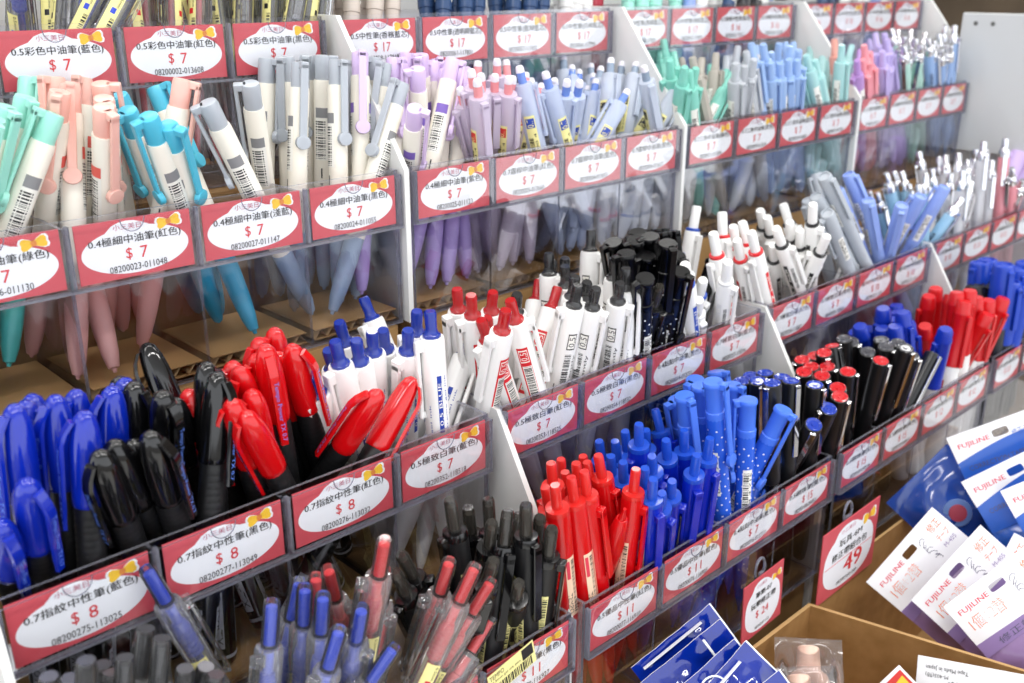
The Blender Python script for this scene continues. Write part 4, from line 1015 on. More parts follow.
D01|cclick:blue|994,-245,-1374,341,-2588,9653,292,-921,-257|7|8
D01|cclick:blue|428,-276,-1374,4865,-2809,8273,-653,512,558|8|8
D01|cclick:red|899,-293,-1374,693,-532,9962,-561,-828,-5|1|1
D01|cclick:blue|447,-566,-1314,2121,879,9733,-928,-294,229|2|8
D02|cclick:red|1417,-124,-1374,-2143,-1237,9689,561,-828,18|1|7
D02|cclick:red|1106,-270,-1154,591,-2205,9736,-917,374,140|2|7
D02|cclick:red|1216,-173,-1374,291,-2211,9748,127,-966,-223|3|7
D02|cclick:red|1365,-203,-1374,1099,-2654,9579,-924,327,197|4|7
D02|cclick:red|1064,-388,-1314,3563,-2057,9114,-750,519,410|5|7
D02|cclick:red|1111,-253,-1374,3868,-2968,8731,-617,620,484|6|7
D02|cclick:red|692,-596,-1374,7282,0,6853,84,-992,-89|7|7
D03|rub:black|1898,-394,-1243,-1227,162,9923,-987,105,-124|3|13
D03|rub:black|2183,-120,-1373,-1896,-1094,9758,-981,-30,-194|4|13
D03|rub:black|1965,-486,-1373,333,1243,9917,-983,185,10|5|13
D03|rub:black|2024,-111,-1313,-1123,-2712,9560,57,-962,-266|6|13
D03|rub:black|1639,-586,-1313,2277,610,9718,-269,-955,123|8|13
D03|rub:black|2056,-541,-1290,-476,-365,9982,-75,-996,-40|11|13
D03|rub:black|1694,-517,-1373,2653,349,9635,-852,477,217|10|13
D03|rub:black|2299,-239,-1373,-1305,-2260,9653,370,-915,-164|12|13
D03|rub:black|2181,-402,-1373,-831,-2006,9761,500,-856,-133|13|13
D03|rub:black|2074,-276,-1373,-3977,0,9175,586,-770,254|2|13
D03|rub:black|1952,-223,-1373,-3875,-1038,9160,-906,-139,-399|1|13
D03|rub:black|2327,-69,-1373,-3326,-4334,8376,-903,401,-151|9|13
D03|rub:black|1728,-207,-1373,0,-3146,9492,-552,-792,-262|7|13
D10|trans:red|2601,-316,-1243,-1977,-819,9768,-956,234,-174|2|12
D10|trans:red|2777,-147,-1373,-1540,-889,9841,-984,-74,-161|4|12
D10|trans:red|2636,-415,-1313,-2723,-359,9615,-952,157,-264|1|12
D10|trans:red|2498,-461,-1243,-2210,-915,9710,-975,58,-216|3|12
D10|trans:red|2590,-561,-1313,-1608,212,9868,-985,53,-162|6|12
D10|trans:red|2765,-363,-1313,-1861,-499,9813,-945,-263,-193|7|12
D10|trans:red|3018,-219,-1373,-2275,-609,9719,-390,-909,-148|8|12
D10|trans:red|2688,-562,-1313,-1646,217,9861,271,-960,66|9|12
D10|trans:red|2981,-415,-1373,-2284,301,9731,295,-950,99|10|12
D10|trans:red|2996,-479,-1313,-2307,304,9726,116,-991,59|11|12
D10|trans:red|2844,-440,-1373,-738,-1279,9890,287,-953,-102|12|12
D10|trans:inverted|2915,-116,-1373,-2281,-3951,8899,836,389,387|1|1
D10|trans:red|2800,-287,-1373,-2180,-584,9742,-373,-917,-138|5|12
D11|trans:blue|3337,-102,-1373,-2857,-766,9553,-957,77,-280|1|17
D11|trans:blue|3390,-167,-1373,-2809,-753,9568,-955,-74,-286|3|17
D11|trans:blue|3478,-144,-1373,-2576,-690,9638,-964,-52,-261|5|17
D11|trans:blue|3226,-148,-1373,-2662,-1537,9516,-925,317,-208|2|17
D11|trans:blue|3200,-251,-1373,-2579,-1489,9546,-289,-931,-223|4|17
D11|trans:blue|3566,-103,-1373,-2451,-1415,9591,-956,197,-215|8|17
D11|trans:blue|3603,-571,-1373,-779,2908,9536,216,-929,301|11|17
D11|trans:blue|3532,-223,-1243,-4045,-2335,8842,71,-972,-224|9|17
D11|trans:blue|3185,-337,-1373,-2305,-1769,9569,-909,389,-147|7|17
D11|trans:blue|3153,-417,-1373,-2447,-1878,9512,-191,-953,-237|10|17
D11|trans:blue|3438,-261,-1373,-3846,-2951,8747,159,-955,-252|12|17
D11|trans:blue|3544,-243,-1373,-3724,-2858,8830,447,-889,-99|14|17
D11|trans:blue|3489,-442,-1373,-1141,-1486,9823,41,-989,-145|17|17
D11|trans:blue|3271,-269,-1243,-1978,-1142,9736,-980,19,-197|6|17
D11|trans:blue|3562,-429,-1373,-1783,-478,9828,-963,215,-164|15|17
D11|trans:blue|3617,-303,-1313,-3258,-1349,9358,-876,-330,-352|13|17
D11|trans:blue|3466,-390,-1373,-2059,-2059,9567,-435,-857,-278|16|17
D12|dot:blue|3997,-260,-1374,-2571,338,9658,-918,305,-255|1|12
D12|dot:blue|4089,-275,-1374,-2591,0,9658,169,-985,45|3|12
D12|dot:blue|4072,-133,-1314,-1943,-521,9796,-980,53,-192|4|12
D12|dot:blue|3813,-404,-1244,-1639,0,9865,-379,-923,-63|5|12
D12|dot:blue|4095,-473,-1374,320,2429,9695,125,-963,237|8|12
D12|dot:blue|3769,-569,-1154,-1848,243,9825,128,-991,49|6|12
D12|dot:blue|4155,-180,-1374,-2069,-857,9746,269,-963,-28|7|12
D12|dot:blue|4007,-426,-1369,-476,365,9982,73,-997,40|9|12
D12|dot:blue|3903,-577,-1371,-595,78,9982,-796,603,-52|10|12
D12|dot:blue|3821,-256,-1374,1228,-2965,9471,94,-947,-309|12|12
D12|dot:blue|3734,-446,-1244,-2162,285,9759,-332,-942,-46|2|12
D12|dot:blue|3297,-581,-1374,7418,977,6635,35,-994,107|11|12
D13|roll:blue|4456,-187,-1374,-1515,-406,9876,-983,113,-146|1|10
D13|roll:blue|4694,-131,-1374,-2134,-572,9753,-972,113,-206|2|10
D13|roll:blue|4514,-293,-1314,-2090,-560,9763,-579,-798,-170|3|10
D13|roll:blue|4264,-564,-1244,-1434,0,9897,-989,-46,-143|5|10
D13|roll:blue|4409,-574,-1329,-520,300,9982,-330,-944,11|7|10
D13|roll:blue|4840,-98,-1374,-3258,-4246,8447,-733,-451,-509|8|10
D13|roll:blue|4947,-175,-1374,-2832,-3691,8852,-905,409,-119|10|10
D13|roll:blue|4627,-322,-1374,-1239,332,9917,-829,-552,-85|4|10
D13|roll:blue|4531,-404,-1371,-600,0,9982,-487,-873,-29|6|10
D13|roll:blue|4728,-510,-1374,-1485,-615,9870,-19,-998,-65|9|10
D20|roll:red|5467,-224,-1374,-2809,-370,9590,-950,151,-272|4|11
D20|roll:red|5383,-188,-1374,-3006,-396,9529,-851,462,-249|1|11
D20|roll:red|5374,-280,-1374,-3257,-429,9445,-274,-952,-138|3|11
D20|roll:red|5493,-341,-1374,-3418,-450,9387,41,-999,-33|7|11
D20|roll:red|5217,-269,-1314,-3581,-960,9287,-928,148,-342|2|11
D20|roll:red|5299,-344,-1374,-3287,-881,9403,-298,-935,-192|5|11
D20|roll:red|5425,-586,-1374,-920,2220,9707,-148,-967,207|8|11
D20|roll:red|5409,-394,-1374,-2922,-1210,9487,220,-974,-57|11|11
D20|roll:red|5238,-430,-1374,-3404,-1410,9296,-329,-909,-258|9|11
D20|roll:red|5119,-352,-1374,-3164,-2428,9171,94,-970,-224|10|11
D20|roll:red|5529,-280,-1314,-3258,-429,9445,-578,-781,-235|6|11
D21|roll:black|6043,-164,-1314,-3839,-1029,9176,14,-994,-106|2|9
D21|roll:black|5999,-237,-1374,-3429,-1420,9286,-356,-895,-268|3|9
D21|roll:black|6083,-436,-1374,-2763,0,9611,-28,-1000,-8|4|9
D21|roll:black|6013,-333,-1374,-2563,-2563,9320,88,-966,-241|8|9
D21|roll:black|5436,-490,-1374,5750,-757,8147,-152,-988,15|9|9
D21|roll:black|5933,-386,-1374,-2510,-1040,9624,-74,-989,-126|5|9
D21|roll:black|5798,-354,-1314,-1853,-2415,9526,-167,-947,-273|7|9
D21|roll:black|5816,-252,-1314,-2996,-394,9532,-954,5,-300|1|9
D21|roll:red|5616,-336,-1374,-2088,-2088,9554,45,-978,-204|1|1
D21|roll:black|6164,-366,-1374,-2862,-1186,9508,-401,-886,-231|6|9
D22|mark:blue|6333,-278,-1241,-2396,0,9709,-948,215,-234|5|13
D22|mark:blue|6670,-336,-1371,-1321,1321,9824,-384,-921,72|9|13
D22|mark:blue|6636,-184,-1371,-2763,0,9611,-848,-471,-244|6|13
D22|mark:blue|6657,-425,-1371,-1978,1518,9684,-365,-928,71|10|13
D22|mark:blue|6492,-319,-1371,-2283,301,9731,-973,39,-229|7|13
D22|mark:blue|6366,-153,-1371,-3662,0,9305,-884,311,-348|1|13
D22|mark:blue|6197,-278,-1241,-3785,0,9256,-916,143,-375|2|13
D22|mark:blue|6532,-116,-1371,-3738,-492,9262,-914,187,-359|3|13
D22|mark:blue|6371,-402,-1311,-3439,453,9379,-717,-658,-231|4|13
D22|mark:blue|6256,-480,-1311,-2583,340,9655,-516,-850,-108|8|13
D22|mark:blue|6430,-547,-1371,-1817,1049,9777,-54,-994,97|12|13
D22|mark:blue|6279,-549,-1241,-2024,838,9757,-381,-924,0|11|13
D22|mark:blue|6553,-435,-1371,-2030,-1558,9667,-923,360,-136|13|13
D23|mark:red|7220,-178,-1311,-1840,-493,9817,-787,605,-117|3|12
D23|mark:red|7105,-143,-1311,-2356,-976,9669,-869,467,-165|2|12
D23|mark:red|6933,-463,-1371,3502,2022,9146,-408,-846,343|4|12
D23|mark:red|6796,-572,-1269,-230,554,9982,-135,-990,52|5|12
D23|mark:red|6629,-557,-1308,554,-230,9982,-338,-941,-3|6|12
D23|mark:red|7097,-568,-1350,-595,78,9982,-328,-945,-12|8|12
D23|mark:red|7243,-512,-1371,-1015,-779,9918,-188,-978,-96|11|12
D23|mark:red|6737,-464,-1371,4875,0,8731,-818,349,457|9|12
D23|mark:red|6839,-234,-1371,868,-3240,9421,-38,-946,-322|10|12
D23|mark:red|7208,-357,-1371,881,-2127,9731,-260,-948,-184|12|12
D23|mark:red|7071,-247,-1371,-4200,-1125,9005,-883,281,-377|1|12
D23|mark:red|6930,-579,-1258,-580,155,9982,-750,-661,-33|7|12
D30|big:blue|7700,-365,-1218,-78,595,9982,-988,152,-17|1|8
D30|big:blue|7932,-337,-1243,0,600,9982,-756,-653,39|2|8
D30|big:blue|7610,-546,-1154,-595,78,9982,-503,-864,-23|4|8
D30|big:blue|7754,-553,-1323,-595,-78,9982,-357,-934,-29|5|8
D30|big:blue|7966,-556,-1258,-580,155,9982,-654,-756,-26|6|8
D30|big:blue|8001,-430,-1305,-1113,461,9927,-939,322,-120|3|8
D30|big:black|7458,-527,-1365,574,1385,9887,-989,145,37|1|2
D30|big:black|7842,-424,-1365,-1388,0,9903,-486,-871,-68|2|2
D30|big:blue|8108,-546,-1233,-595,78,9982,-946,-321,-54|8|8
D30|big:blue|7883,-514,-1365,-447,-775,9960,-954,-292,-66|7|8
A01|cclick:black|706,1716,1366,1466,3540,9237,84,-935,345|1|5
A01|cclick:black|830,1982,1366,2504,2504,9352,-689,-632,354|2|5
A01|cclick:black|1016,1907,1366,2113,2754,9378,661,-747,70|3|5
A01|cclick:black|947,1823,1366,3006,2306,9254,-114,-955,275|4|5
A01|cclick:blue|1027,1768,1366,2827,2169,9344,-890,-303,340|2|4
A01|cclick:blue|789,1864,1496,5596,0,8288,541,-758,-365|3|4
A01|cclick:blue|827,1714,1496,5853,0,8108,621,-643,-448|4|4
A01|cclick:black|1144,1735,1366,2784,2136,9364,-827,-442,347|5|5
A01|cclick:blue|1044,2222,1366,-1192,-4448,8877,378,-847,-374|1|4
A02|cclick:red|1450,1713,1366,1369,3304,9338,-982,-76,171|1|7
A02|cclick:red|1537,1833,1366,1585,2745,9485,289,-931,221|2|7
A02|cclick:red|1647,1972,1366,1969,2566,9463,442,-885,148|4|7
A02|cclick:red|1572,1700,1366,2210,2881,9318,-870,-373,322|5|7
A02|cclick:red|1840,1952,1366,1562,2705,9500,564,-814,139|6|7
A02|cclick:red|1865,1726,1366,0,3720,9282,-738,-627,251|3|7
A02|cclick:red|1699,1719,1366,2502,2502,9353,262,-947,183|7|7
A02|cclick:black|1877,1871,1366,1439,2492,9577,553,-823,131|1|1
A03|cclick:black|2012,1827,1366,1261,3043,9442,537,-821,193|1|12
A03|cclick:black|2098,1948,1366,1898,2473,9502,-981,0,196|2|12
A03|cclick:black|2238,2068,1366,1916,1916,9626,201,-968,153|4|12
A03|cclick:black|2230,1921,1366,2150,2150,9526,-908,-314,276|5|12
A03|cclick:black|2200,1824,1366,2338,1794,9556,350,-932,89|6|12
A03|cclick:black|2412,1895,1366,2070,2070,9562,488,-869,83|7|12
A03|cclick:black|1964,1724,1366,2722,2722,9230,-266,-900,344|3|12
A03|cclick:black|2333,1796,1366,2584,1982,9455,-834,-448,322|8|12
A03|cclick:black|2486,1759,1366,2103,2741,9384,322,-926,198|9|12
A03|cclick:black|2242,1693,1366,3393,1405,9301,-882,-296,367|11|12
A03|cclick:black|2154,1731,1366,3359,900,9376,-318,-926,203|10|12
A03|cclick:black|2390,1707,1366,3156,1822,9312,160,-978,137|12|12
A10|fine:beige|2668,1995,1365,1731,2255,9587,468,-875,122|1|7
A10|fine:beige|2660,1829,1365,1806,2353,9550,-937,-254,240|2|7
A10|fine:beige|2779,1878,1365,2014,2014,9586,445,-891,94|3|7
A10|fine:beige|2895,1846,1365,1974,1974,9603,-943,-231,241|5|7
A10|fine:beige|2876,1724,1365,2298,1764,9571,259,-959,114|6|7
A10|fine:beige|3036,1709,1365,2138,2138,9532,405,-908,113|7|7
A10|fine:beige|2715,1706,1365,2420,2420,9396,-525,-782,337|4|7
A11|fine:navy|3505,1831,1365,1505,2607,9536,-968,-157,196|1|6
A11|fine:navy|3606,1873,1365,1773,2310,9567,24,-973,231|2|6
A11|fine:navy|3684,1797,1365,1773,2311,9566,-984,33,174|4|6
A11|fine:navy|3649,1699,1365,2202,2202,9503,340,-930,137|5|6
A11|fine:navy|3765,1707,1365,2151,2151,9526,-175,-951,254|6|6
A11|fine:navy|3455,1704,1365,2432,2432,9390,-596,-726,342|3|6
A12|fine:navy|4143,1831,1365,1502,2602,9538,-979,-92,179|1|6
A12|fine:navy|4292,1918,1365,1737,2264,9584,-213,-941,261|2|6
A12|fine:navy|4258,1804,1365,2261,2261,9475,126,-971,202|4|6
A12|fine:navy|4200,1690,1365,2614,2006,9442,-922,-239,306|5|6
A12|fine:navy|4330,1696,1365,2558,1963,9466,-59,-974,218|6|6
A12|fine:navy|4088,1691,1365,2525,2525,9341,-645,-676,357|3|6
A13|fine:white|4825,1888,1365,1897,2472,9502,-979,-31,203|1|5
A13|fine:white|4900,1812,1365,1898,2474,9501,-105,-957,270|3|5
A13|fine:white|4857,1704,1365,2437,2437,9387,67,-970,234|5|5
A13|fine:crimson|4935,1718,1365,2704,2075,9401,-936,-174,307|1|1
A13|fine:white|4645,1709,1365,2662,2662,9264,-547,-750,373|2|5
A13|fine:white|4761,1757,1365,2344,1798,9554,-967,141,211|4|5
A20|fine:mint|5370,1704,1425,3231,3231,8895,-945,65,320|1|5
A20|fine:mint|5622,1804,1365,2527,2527,9339,17,-966,257|2|5
A20|fine:mint|5657,1701,1365,2720,2720,9231,-949,233,211|4|5
A20|fine:mint|5550,1698,1365,3374,1948,9210,-143,-956,255|5|5
A20|fine:mint|5453,1691,1365,3288,2523,9101,-702,-580,414|3|5
A21|fine:mint|5983,1701,1425,3514,3514,8678,-936,123,329|1|2
A21|fine:mint|6134,1806,1365,3275,2513,9108,-170,-933,318|2|2
A21|fine:white|6243,1760,1365,3352,2572,9064,-925,272,265|1|2
A21|fine:white|6169,1701,1365,3792,2189,8990,-326,-878,351|2|2
A21|fine:periwinkle|6078,1698,1365,3572,2741,8929,-717,-532,450|1|1
A22|fine:white|6564,1776,1365,3549,2723,8943,-934,132,331|1|3
A22|fine:white|6606,1700,1365,3556,2729,8939,-199,-912,358|2|3
A22|fine:navy|6448,1690,1365,4193,1737,8911,-889,276,365|1|1
A22|fine:charcoal|6795,1719,1365,4034,2329,8849,-349,-855,384|1|1
A22|fine:white|6681,1703,1365,3876,2974,8725,-726,-485,488|3|3
A23|fine:charcoal|7103,1710,1365,3812,2925,8770,-923,180,341|1|2
A23|fine:white|7223,1787,1365,4133,2386,8787,-362,-843,399|1|1
A23|fine:periwinkle|7411,1715,1365,3765,2889,8802,-922,29,385|1|1
A23|fine:charcoal|7256,1703,1365,4620,1914,8660,-490,-759,429|2|2
A31|fine:navy|8305,1703,1495,5254,4031,7493,-849,314,426|1|3
A31|fine:navy|8575,1770,1365,4294,3295,8409,-411,-758,507|2|3
A31|fine:navy|8642,1694,1365,4295,3295,8408,-763,-366,533|3|3
A31|fine:white|8444,1706,1365,5210,2158,8258,-500,-707,500|1|1
A32|fine:white|8914,1728,1365,4839,2794,8293,-868,275,414|1|3
A32|fine:white|9012,1785,1365,5153,2134,8300,-392,-803,450|2|3
A32|fine:periwinkle|9063,1698,1365,5339,2212,8161,-712,-404,575|1|1
A32|fine:white|9145,1725,1365,5579,1495,8163,-506,-718,478|3|3
'''

def place_pens():
    for rec in PEN_DATA.split('\n'):
        rec = rec.strip()
        if not rec: continue
        key, model, nums, n, tot = rec.split('|')
        row, u, c = key[0], int(key[1]), int(key[2])
        if model not in PENS:
            m, col = model.split(':')
            a, b = LEN.get(model, LEN.get(m, (1, 1))); ZS[0] = b / a
            PENS[model] = MODEL[m](col)
        v = [int(x) for x in nums.split(',')]
        B = Vector(v[0:3]) / 10000; ax = Vector(v[3:6]).normalized(); cd = Vector(v[6:9])
        cx = (cd - ax * cd.dot(ax)).normalized()
        cy = ax.cross(cx)
        M = Matrix(((cx.x, cy.x, ax.x, B.x), (cx.y, cy.y, ax.y, B.y), (cx.z, cy.z, ax.z, B.z), (0, 0, 0, 1)))
        m, col = model.split(':')
        look = LOOK[m] % WORD.get(col, col)
        n, tot = int(n), int(tot)
        where = CELLS[key]
        if tot == 1: lab = '%s, the only one %s' % (look, where)
        elif n == 1: lab = '%s %s, leftmost' % (look, where)
        elif n == tot: lab = '%s %s, rightmost' % (look, where)
        else: lab = '%s %s, %s from left' % (look, where, ORD[n])
        root = thing(KIND[m], lab, 'pen', M, '%s pens %s' % (WORD.get(col, col), where))
        for part, me, sub in PENS[model]:
            p = obj(part, me, root)
            for sp, sme, _ in sub: obj(sp, sme, p)

# ------------------------------------------------------------------ rack geometry
P, U = 0.06, 0.25002
CW, CH = 0.054, 0.02706
ROW = {'A': (0.01435, 0.16113, 0.18954, 0.066), 'B': (0.00979, 0.08968, 0.11165, 0.066), 'C': (-0.00626, 0.0, 0.0, 0.074), 'D': (-0.01214, -0.0664, -0.08439, 0.058)}
def cell_x(row, u, j):
    s = ROW[row][0]
    if row == 'B' and u == 3: return s + 0.748 + j * 0.055
    return s + u * U + j * P
def shear(y): return -0.004 + 0.115 * y

TRAYNAME = {'A': 'top', 'B': 'second', 'C': 'third', 'D': 'front'}
TAGS = {}
def _t(key, main, price, code, lab):
    TAGS[key] = (main, price, code, 'red and white price tag ' + lab)
_t('A01', '0.5彩色中油筆(藍色)', '$7', '', 'for blue 0.5 coloured pens at $7, washed by glare')
_t('A02', '0.5彩色中油筆(紅色)', '$7', '08200002-013608', 'for red 0.5 coloured pens at $7, code ending 013608')
_t('A03', '0.5彩色中油筆(黑色)', '$7', '08200001-013592', 'for black 0.5 coloured pens at $7, top row')
_t('A10', '0.5中性筆(香檳藍芯)', '$17', '08200059-117818', 'at $17 partly covered by a white side board, top row')
_t('A11', '0.5中性筆(透明桿藍芯)', '$17', '08200061-117801', 'at $17, code ending 117801, top row')
_t('A12', '0.5中性筆(藍桿藍芯)', '$17', '08200057-117832', 'at $17, code ending 117832, top row')
_t('A13', '0.5中性筆(白桿藍芯)', '$17', '08200060-117795', 'at $17, code ending 117795, top row')
_t('A20', '0.5中性筆(黑桿藍芯)', '$17', '08200058-117825', 'at $17 just beyond the second white board, top row')
_t('A21', '0.5中性筆(綠桿藍芯)', '$17', '08200062-117849', 'at $17, second beyond the second white board, top row')
_t('A22', '0.7滑順中性筆(藍色)', '$16', '08200102-112011', 'at $16 for blue pens, top row third tray')
_t('A23', '0.7滑順中性筆(黑色)', '$16', '08200103-112028', 'at $16 for black pens, top row third tray')
_t('A30', '0.7中性筆(黑色)', '$16', '', 'first in the farthest top tray')
_t('A31', '0.7中性筆(藍色)', '$16', '', 'second in the farthest top tray')
_t('A32', '0.7中性筆(紅色)', '$16', '', 'third in the farthest top tray')
_t('A33', '0.7中性筆(綠色)', '$16', '', 'last in the farthest top tray')
_t('B00', '0.4極細中油筆(綠色)', '$7', '08200026-011130', 'for green 0.4 pens at $7, code ending 011130')
_t('B01', '0.4極細中油筆(紅色)', '$7', '08200023-011048', 'for red 0.4 pens at $7, code ending 011048')
_t('B02', '0.4極細中油筆(淺藍)', '$7', '08200027-011147', 'for light blue 0.4 pens at $7, code ending 011147')
_t('B03', '0.4極細中油筆(黑色)', '$7', '08200024-011055', 'for black 0.4 pens at $7, code ending 011055')
_t('B10', '0.4極細中油筆(紫色)', '$7', '08200025-011123', 'for purple 0.4 pens at $7, code ending 011123')
_t('B11', '0.7霧桿中油筆(紅色)', '$7', '08200005-013660', 'for red 0.7 pens at $7, code ending 013660')
_t('B12', '0.7霧桿中油筆(藍色)', '$7', '08200004-013653', 'for blue 0.7 pens at $7, code ending 013653')
_t('B13', '0.7霧桿中油筆(黑色)', '$7', '08200006-013677', 'for black 0.7 pens at $7, code ending 013677')
_t('B20', '0.7三角中油筆(綠色)', '$7', '08200011-012694', 'at $7 under the turquoise pens, second row')
_t('B21', '0.7三角中油筆(黑色)', '$7', '08200009-012670', 'at $7 under the pale grey pens, second row')
_t('B22', '0.7三角中油筆(藍色)', '$7', '08200010-012687', 'at $7 under the blue pens, second row')
_t('B23', '0.7三角中油筆(淺綠)', '$7', '08200012-012700', 'at $7 under the aqua pens, second row')
_t('B30', '0.7三角中油筆(紅色)', '$7', '08200013-012731', 'at $7 under the far pink pens, second row')
_t('B31', '0.5按動中性筆(紫色)', '$7', '', 'under the far lavender pens, second row')
_t('B32', '0.5按動中性筆(綠色)', '$7', '', 'under the far mint pens, second row')
_t('B33', '0.5按動中性筆(藍色)', '$7', '', 'last in the second row, beside the white end panel')
_t('C00', '0.7指紋中性筆(藍色)', '$8', '08200275-113025', 'for blue capped pens at $8, code ending 113025')
_t('C01', '0.7指紋中性筆(黑色)', '$8', '08200277-113049', 'for black capped pens at $8, code ending 113049')
_t('C02', '0.7指紋中性筆(紅色)', '$8', '08200276-113032', 'for red capped pens at $8, code ending 113032')
_t('C03', '0.5極致白筆(藍色)', '$7', '08200352-118518', 'for blue white-barrel pens at $7, code ending 118518')
_t('C10', '0.5極致白筆(紅色)', '$7', '08200353-118525', 'for red white-barrel pens at $7, code ending 118525')
_t('C11', '0.5極致白筆(黑色)', '$7', '08200354-118532', 'for black white-barrel pens at $7, code ending 118532')
_t('C12', '0.4點點中油筆(黑色)', '$7', '08200014-012731', 'for black dotted 0.4 pens at $7, third row')
_t('C13', '0.7極致白筆(藍色)', '$7', '08200357-118594', 'for blue 0.7 white-barrel pens at $7, third row')
_t('C20', '0.7極致白筆(紅色)', '$7', '08200356-118587', 'for red 0.7 white-barrel pens at $7, beyond white board')
_t('C21', '0.7極致白筆(黑色)', '$7', '08200355-118570', 'for black 0.7 white-barrel pens at $7, third row')
_t('C22', '細字彩色中性筆(黑色)', '$10', '08200221-115', 'at $10 under the grey pens, third row')
_t('C23', '細字彩色中性筆(藍色)', '$10', '08200222-115', 'at $10 under the light blue pens, third row')
_t('C30', '0.5按動筆(藍色)', '$10', '', 'first in the far third-row tray behind a board')
_t('C31', '0.5按動筆(黑色)', '$10', '', 'second in the far third-row tray')
_t('C32', '0.5按動筆(紅色)', '$10', '', 'third in the far third-row tray')
_t('C33', '0.5按動筆(紫色)', '$10', '', 'last in the far third-row tray')
_t('D00', '0.5透明中性筆(黑色)', '$7', '', 'lowest at the near left, in the front row')
_t('D01', '0.5透明中性筆(藍色)', '$7', '', 'second of the nearest front-row tray')
_t('D02', '0.5透明中性筆(紅色)', '$7', '', 'third of the nearest front-row tray, beside the barcode strip')
_t('D03', '0.5優品中性筆(黑色)', '$11', '08200078-116927', 'for black pens at $11, crossed by a barcode strip')
_t('D10', '0.5優品中性筆(紅色)', '$11', '08200077-116910', 'for red pens at $11, code ending 116910')
_t('D11', '0.5優品中性筆(藍色)', '$11', '08200076-116903', 'for blue pens at $11, code ending 116903')
_t('D12', '0.4點點中油筆(藍色)', '$7', '08200016-012717', 'for blue dotted 0.4 pens at $7, front row')
_t('D13', '0.5鋼珠筆(藍色)', '$15', '08200108-090521', 'for blue rollerballs at $15, front row')
_t('D20', '0.5鋼珠筆(紅色)', '$15', '08200109-090538', 'for red rollerballs at $15, front row')
_t('D21', '0.5鋼珠筆(黑色)', '$15', '08200107-090514', 'for black rollerballs at $15, front row')
_t('D22', '細字油性筆(藍色)', '$12', '', 'at $12 under the blue capped markers, front row')
_t('D23', '細字油性筆(紅色)', '$12', '', 'at $12 under the red capped markers, front row')
_t('D30', '粗字油性筆(藍色)', '$12', '', 'first in the far front-row tray')
_t('D31', '粗字油性筆(紅色)', '$12', '', 'second in the far front-row tray')
_t('D32', '粗字油性筆(黑色)', '$12', '', 'third in the far front-row tray')
_t('D33', '粗字油性筆(綠色)', '$12', '', 'last in the far front-row tray')

RED = lambda: mat('tag_red', '#c84c57', 0.45, noise=0.25, nscale=90, ncol='#d5656e')
PAPER = lambda: mat('tag_paper', '#eef0f6', 0.5)
def bow(mb, cx, cz, s, y, mi_y, mi_o, mi_w, ang=0.12):
    ca, sa = math.cos(ang), math.sin(ang)
    def tr(pts, k=1.0): return [(cx + s * k * (x * ca - z * sa), cz + s * k * (x * sa + z * ca)) for x, z in pts]
    lobe = [(0.0, 0.10), (0.25, 0.30), (0.62, 0.46), (0.86, 0.42), (0.98, 0.2), (0.92, 0.0), (1.0, -0.2), (0.90, -0.42), (0.62, -0.44), (0.25, -0.26), (0.0, -0.10)]
    left = [(-x, z) for x, z in lobe]
    for L, flip in ((lobe, True), (left, False)):
        for k, yy, mi in ((1.18, y, mi_w), (1.0, y - 0.00006, mi_y)):
            q = tr(L, k)
            if flip: q = q[::-1]
            mb.add([(x, yy, z) for x, z in q], [tuple(range(len(q)))], mi)
    q = tr([(0.24 * math.cos(2 * PI * k / 10), 0.24 * math.sin(2 * PI * k / 10)) for k in range(10)])
    mb.add([(x, y - 0.00012, z) for x, z in q], [tuple(range(10))], mi_o)

def tag_mesh(main, price, code, w=CW, h=CH, kind='std'):
    mb = MB()
    mb.box((0, 0, 0), (w, 0.0005, h), 0)
    y = -0.00005
    # white cloud: wide oval with a bump on top
    pts = []
    N = 44
    for k in range(N):
        a = 2 * PI * k / N
        x = w * 0.5 + w * 0.465 * math.cos(a)
        z = h * 0.46 + h * 0.40 * math.sin(a)
        if kind == 'std':
            bx = abs(x - w * 0.44) / (w * 0.17)
            if math.sin(a) > 0 and bx < 1: z = max(z, h * 0.80 + h * 0.16 * math.sqrt(1 - bx * bx))
        pts.append((x, y, z))
    mb.add(pts, [tuple(range(N))], 1)
    flat_text(mb, '小三美日', w * 0.44, h * 0.865, w * 0.24, h * 0.10, y - 0.00006, 5)
    bow(mb, w * 0.80, h * 0.84, w * 0.105, y - 0.00012, 3, 4, 1)
    if kind == 'std':
        flat_text(mb, main, w * 0.50, h * 0.645, w * 0.80, h * 0.17, y - 0.0002, 2, None, 0.00008)
        flat_text(mb, price[0], w * 0.43, h * 0.40, w * 0.055, h * 0.21, y - 0.0002, 6)
        flat_text(mb, price[1:], w * (0.56 if len(price) == 2 else 0.585), h * 0.40, w * (0.065 if len(price) == 2 else 0.10), h * 0.20, y - 0.0002, 6)
        if code: flat_text(mb, code, w * 0.50, h * 0.17, w * 0.50, h * 0.115, y - 0.0002, 2)
    return mb
TAGM = lambda: [RED(), PAPER(), INK(), mat('bow_yellow', '#f2c233', 0.5), mat('bow_orange', '#d9873a', 0.5), mat('header_pink', '#b8506e', 0.5), mat('price_red', '#d8323a', 0.5)]

